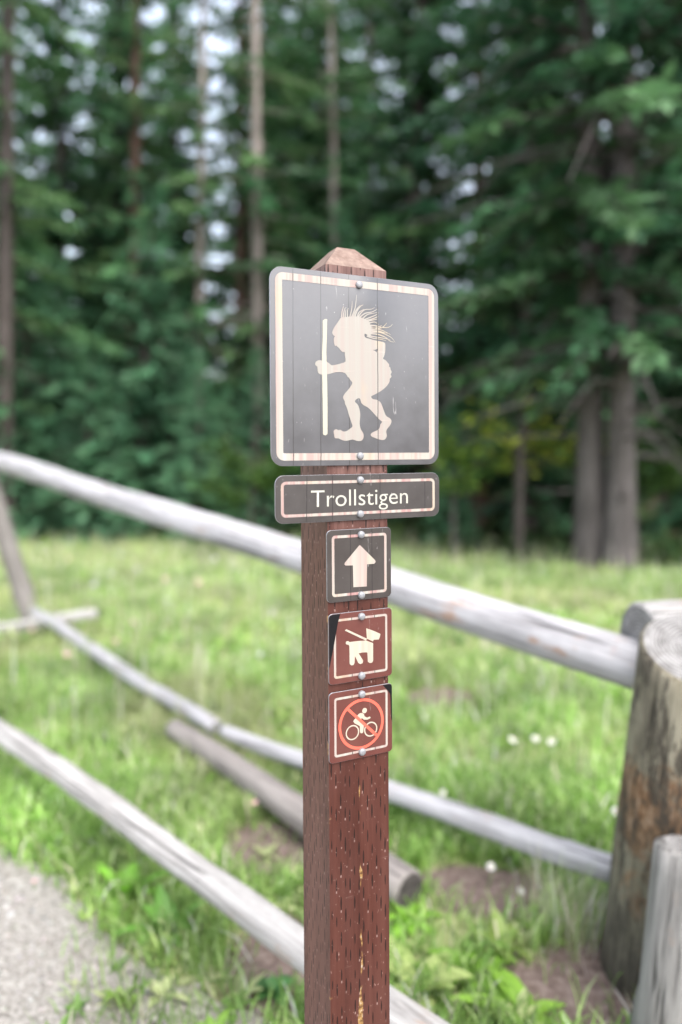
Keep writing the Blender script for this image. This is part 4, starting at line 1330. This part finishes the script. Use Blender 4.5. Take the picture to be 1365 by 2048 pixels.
    plant('bough', 0, 1180, 8.9, 'grey-trunked conifer close to the left of the widest trunk', g2, GREYB, 1.2, 'conifer_tree')
    plant('tall', 0, 965, 13.5, 'brown-trunked conifer above the right edge of the troll sign', g2, REDB, 1.0, 'conifer_tree')
    g3 = 'full spruces of the forest edge'
    plant('full', 0, 130, 15.0, 'full dark spruce behind the young spruces on the left', g3, DARKB, 1.0)
    plant('full', 1, 640, 17.5, 'full green spruce behind the slim pale trunk', g3, DARKB, 1.0)
    plant('full', 2, 830, 14.2, 'full spruce with hanging boughs right of the troll sign', g3, DARKB, 1.05)
    plant('full', 0, 1050, 12.2, 'dark full spruce behind the yellow-green sapling', g3, DARKB, 0.95)
    plant('full', 1, 1130, 14.5, 'full spruce between sapling and the twin grey trunks', g3, DARKB, 1.0)
    plant('full', 2, 1400, 11.5, 'dark full spruce filling the upper right corner', g3, DARKB, 1.0)
    plant('full', 1, -60, 13.8, 'full green spruce beyond the left edge trunk', g3, DARKB, 0.9)
    plant('full', 0, 345, 19.0, 'full spruce seen between brown trunk and thin grey trunk', g3, DARKB, 1.0)
    plant('full', 2, 225, 17.0, 'full spruce standing behind the brown trunk at upper left', g3, DARKB, 0.92)
    plant('full', 1, 560, 19.5, 'full spruce seen between the pale thick trunk and the post top', g3, DARKB, 1.0)
    # deeper forest
    n = 0
    spots = []
    for Y, dx in ((20, 5.2), (25, 5.2), (31, 5.6), (38, 6.4), (46, 7.0)):
        half = Y * 0.56 + 3
        x = -half + rs.uniform(0, dx)
        while x < half:
            spots.append((x + rs.uniform(-1, 1), Y + rs.uniform(-1.8, 1.8)))
            x += dx * rs.uniform(.75, 1.2)
    for x, Y in spots:
        px = CX + x / Y * F
        plant('back', n, px, Y, 'dim spruce standing deep in the forest behind the edge trees', 'spruces deep in the forest', DARKB, rs.uniform(.8, 1.15))
        n += 1
    # yellow-green sapling
    ylw = [(0.42, 0.48, 0.07), (0.22, 0.33, 0.06), (0.13, 0.25, 0.05), (0.42, 0.44, 0.08)]
    grn = [(0.07, 0.15, 0.035), (0.10, 0.19, 0.04), (0.06, 0.12, 0.04)]
    def sapling(seed, px, Y, H, R, nl, cols, label, bark, leaf=.075):
        t, c = broadleaf(seed, H, R, nl, cols, leaf)
        x = (px - CX) / F * Y
        r = empty('sapling', (x, Y, hill(x, Y)))
        link('trunk', t, bark, r); link('crown', c, LEAF, r)
        tag(r, label, 'tree', 'small leafy saplings under the conifers')
    sapling(5, 1030, 9.8, 2.7, 1.15, 430, ylw, 'yellow-green leafy sapling right of the troll sign', DARKB)
    sapling(6, 905, 9.6, 2.3, 0.65, 420, ylw[1:3] + grn[:1], 'pale green leafy sapling touching the right edge of the troll sign', GREYB)
    sapling(7, 500, 9.8, 2.2, 0.8, 800, grn, 'green leafy bush between the short young spruce and the troll sign', DARKB)
    sapling(8, 1330, 10.6, 2.2, 1.0, 700, grn, 'green leafy bush at the right edge beyond the fence post', DARKB)
    # dead forked branch hanging in front of the right trees
    V, Fc = merge([tube([(0, 0, 0), (0.02, 0, 1.6), (0.12, 0.02, 2.4), (0.30, 0, 3.05), (0.47, 0.05, 3.35)], [.05, .042, .036, .03, .024], 8),
                   tube([(0.47, 0.05, 3.35), (0.66, 0.05, 3.2), (0.80, 0.0, 2.75), (0.86, 0.0, 2.2), (0.78, .02, 1.75)], [.026, .024, .020, .014, .006], 7),
                   tube([(0.12, 0.02, 2.4), (0.0, 0.1, 2.9), (-0.16, 0.1, 3.3)], [.02, .014, .005], 6),
                   tube([(0.66, 0.05, 3.2), (0.9, 0.1, 3.5), (1.02, 0.1, 3.9)], [.018, .012, .004], 6)])
    Y = 9.2
    o = link('dead_tree', pymesh('dead_tree', V, Fc, True), DARKB, loc=((1040 - CX) / F * Y, Y, -0.03))
    tag(o, 'bare grey dead tree with an arching forked top left of the twin trunks', 'tree')
    # undergrowth under the trees
    rng = np.random.default_rng(91)
    parts = []
    P = scatter(rng, 2600, 8.5, 20, 0.58, 1.0)
    e = P[:, 1] + 0.62 * P[:, 0] - 10.9
    P = P[(e > 0) & (rng.random(len(P)) < np.clip(1.1 - e * .07, .2, 1))]
    for x, y in P:
        n = rng.integers(5, 10); h = rng.uniform(.12, .45)
        col = np.array([(0.035, 0.075, 0.03), (0.05, 0.10, 0.035), (0.075, 0.12, 0.04)][rng.integers(0, 3)])
        for k in range(n):
            parts.append(leaf_fan(rng, (x + rng.normal(0, .08), y + rng.normal(0, .08), hill(x, y) + rng.uniform(0, .25) * h), h * rng.uniform(.6, 1.1), h * .28, rng.uniform(0, 6.28), rng.uniform(.3, 1.2), rng.uniform(.1, .5), col * rng.uniform(.7, 1.2), 2))
    V, Fs, C = join(parts)
    tag(link('undergrowth', bigmesh('undergrowth', V, Fs, C), LEAF), 'dark leafy undergrowth on the forest floor', None, None, 'stuff')
    # a fallen trunk at the forest edge
    lg = log('fallen_log', (((1262 - CX) / F * 11.0), 11.0, 0.12), ((1480 - CX) / F * 10.5, 10.5, 0.10), 0.14, 0.12, REDB, 51)
    tag(lg, 'red-brown fallen trunk in the dark under the trees at the right edge', 'log')


build_ground()
build_path()
build_post()
build_signs()
build_fence()
build_meadow()
build_flowers()
build_trees()
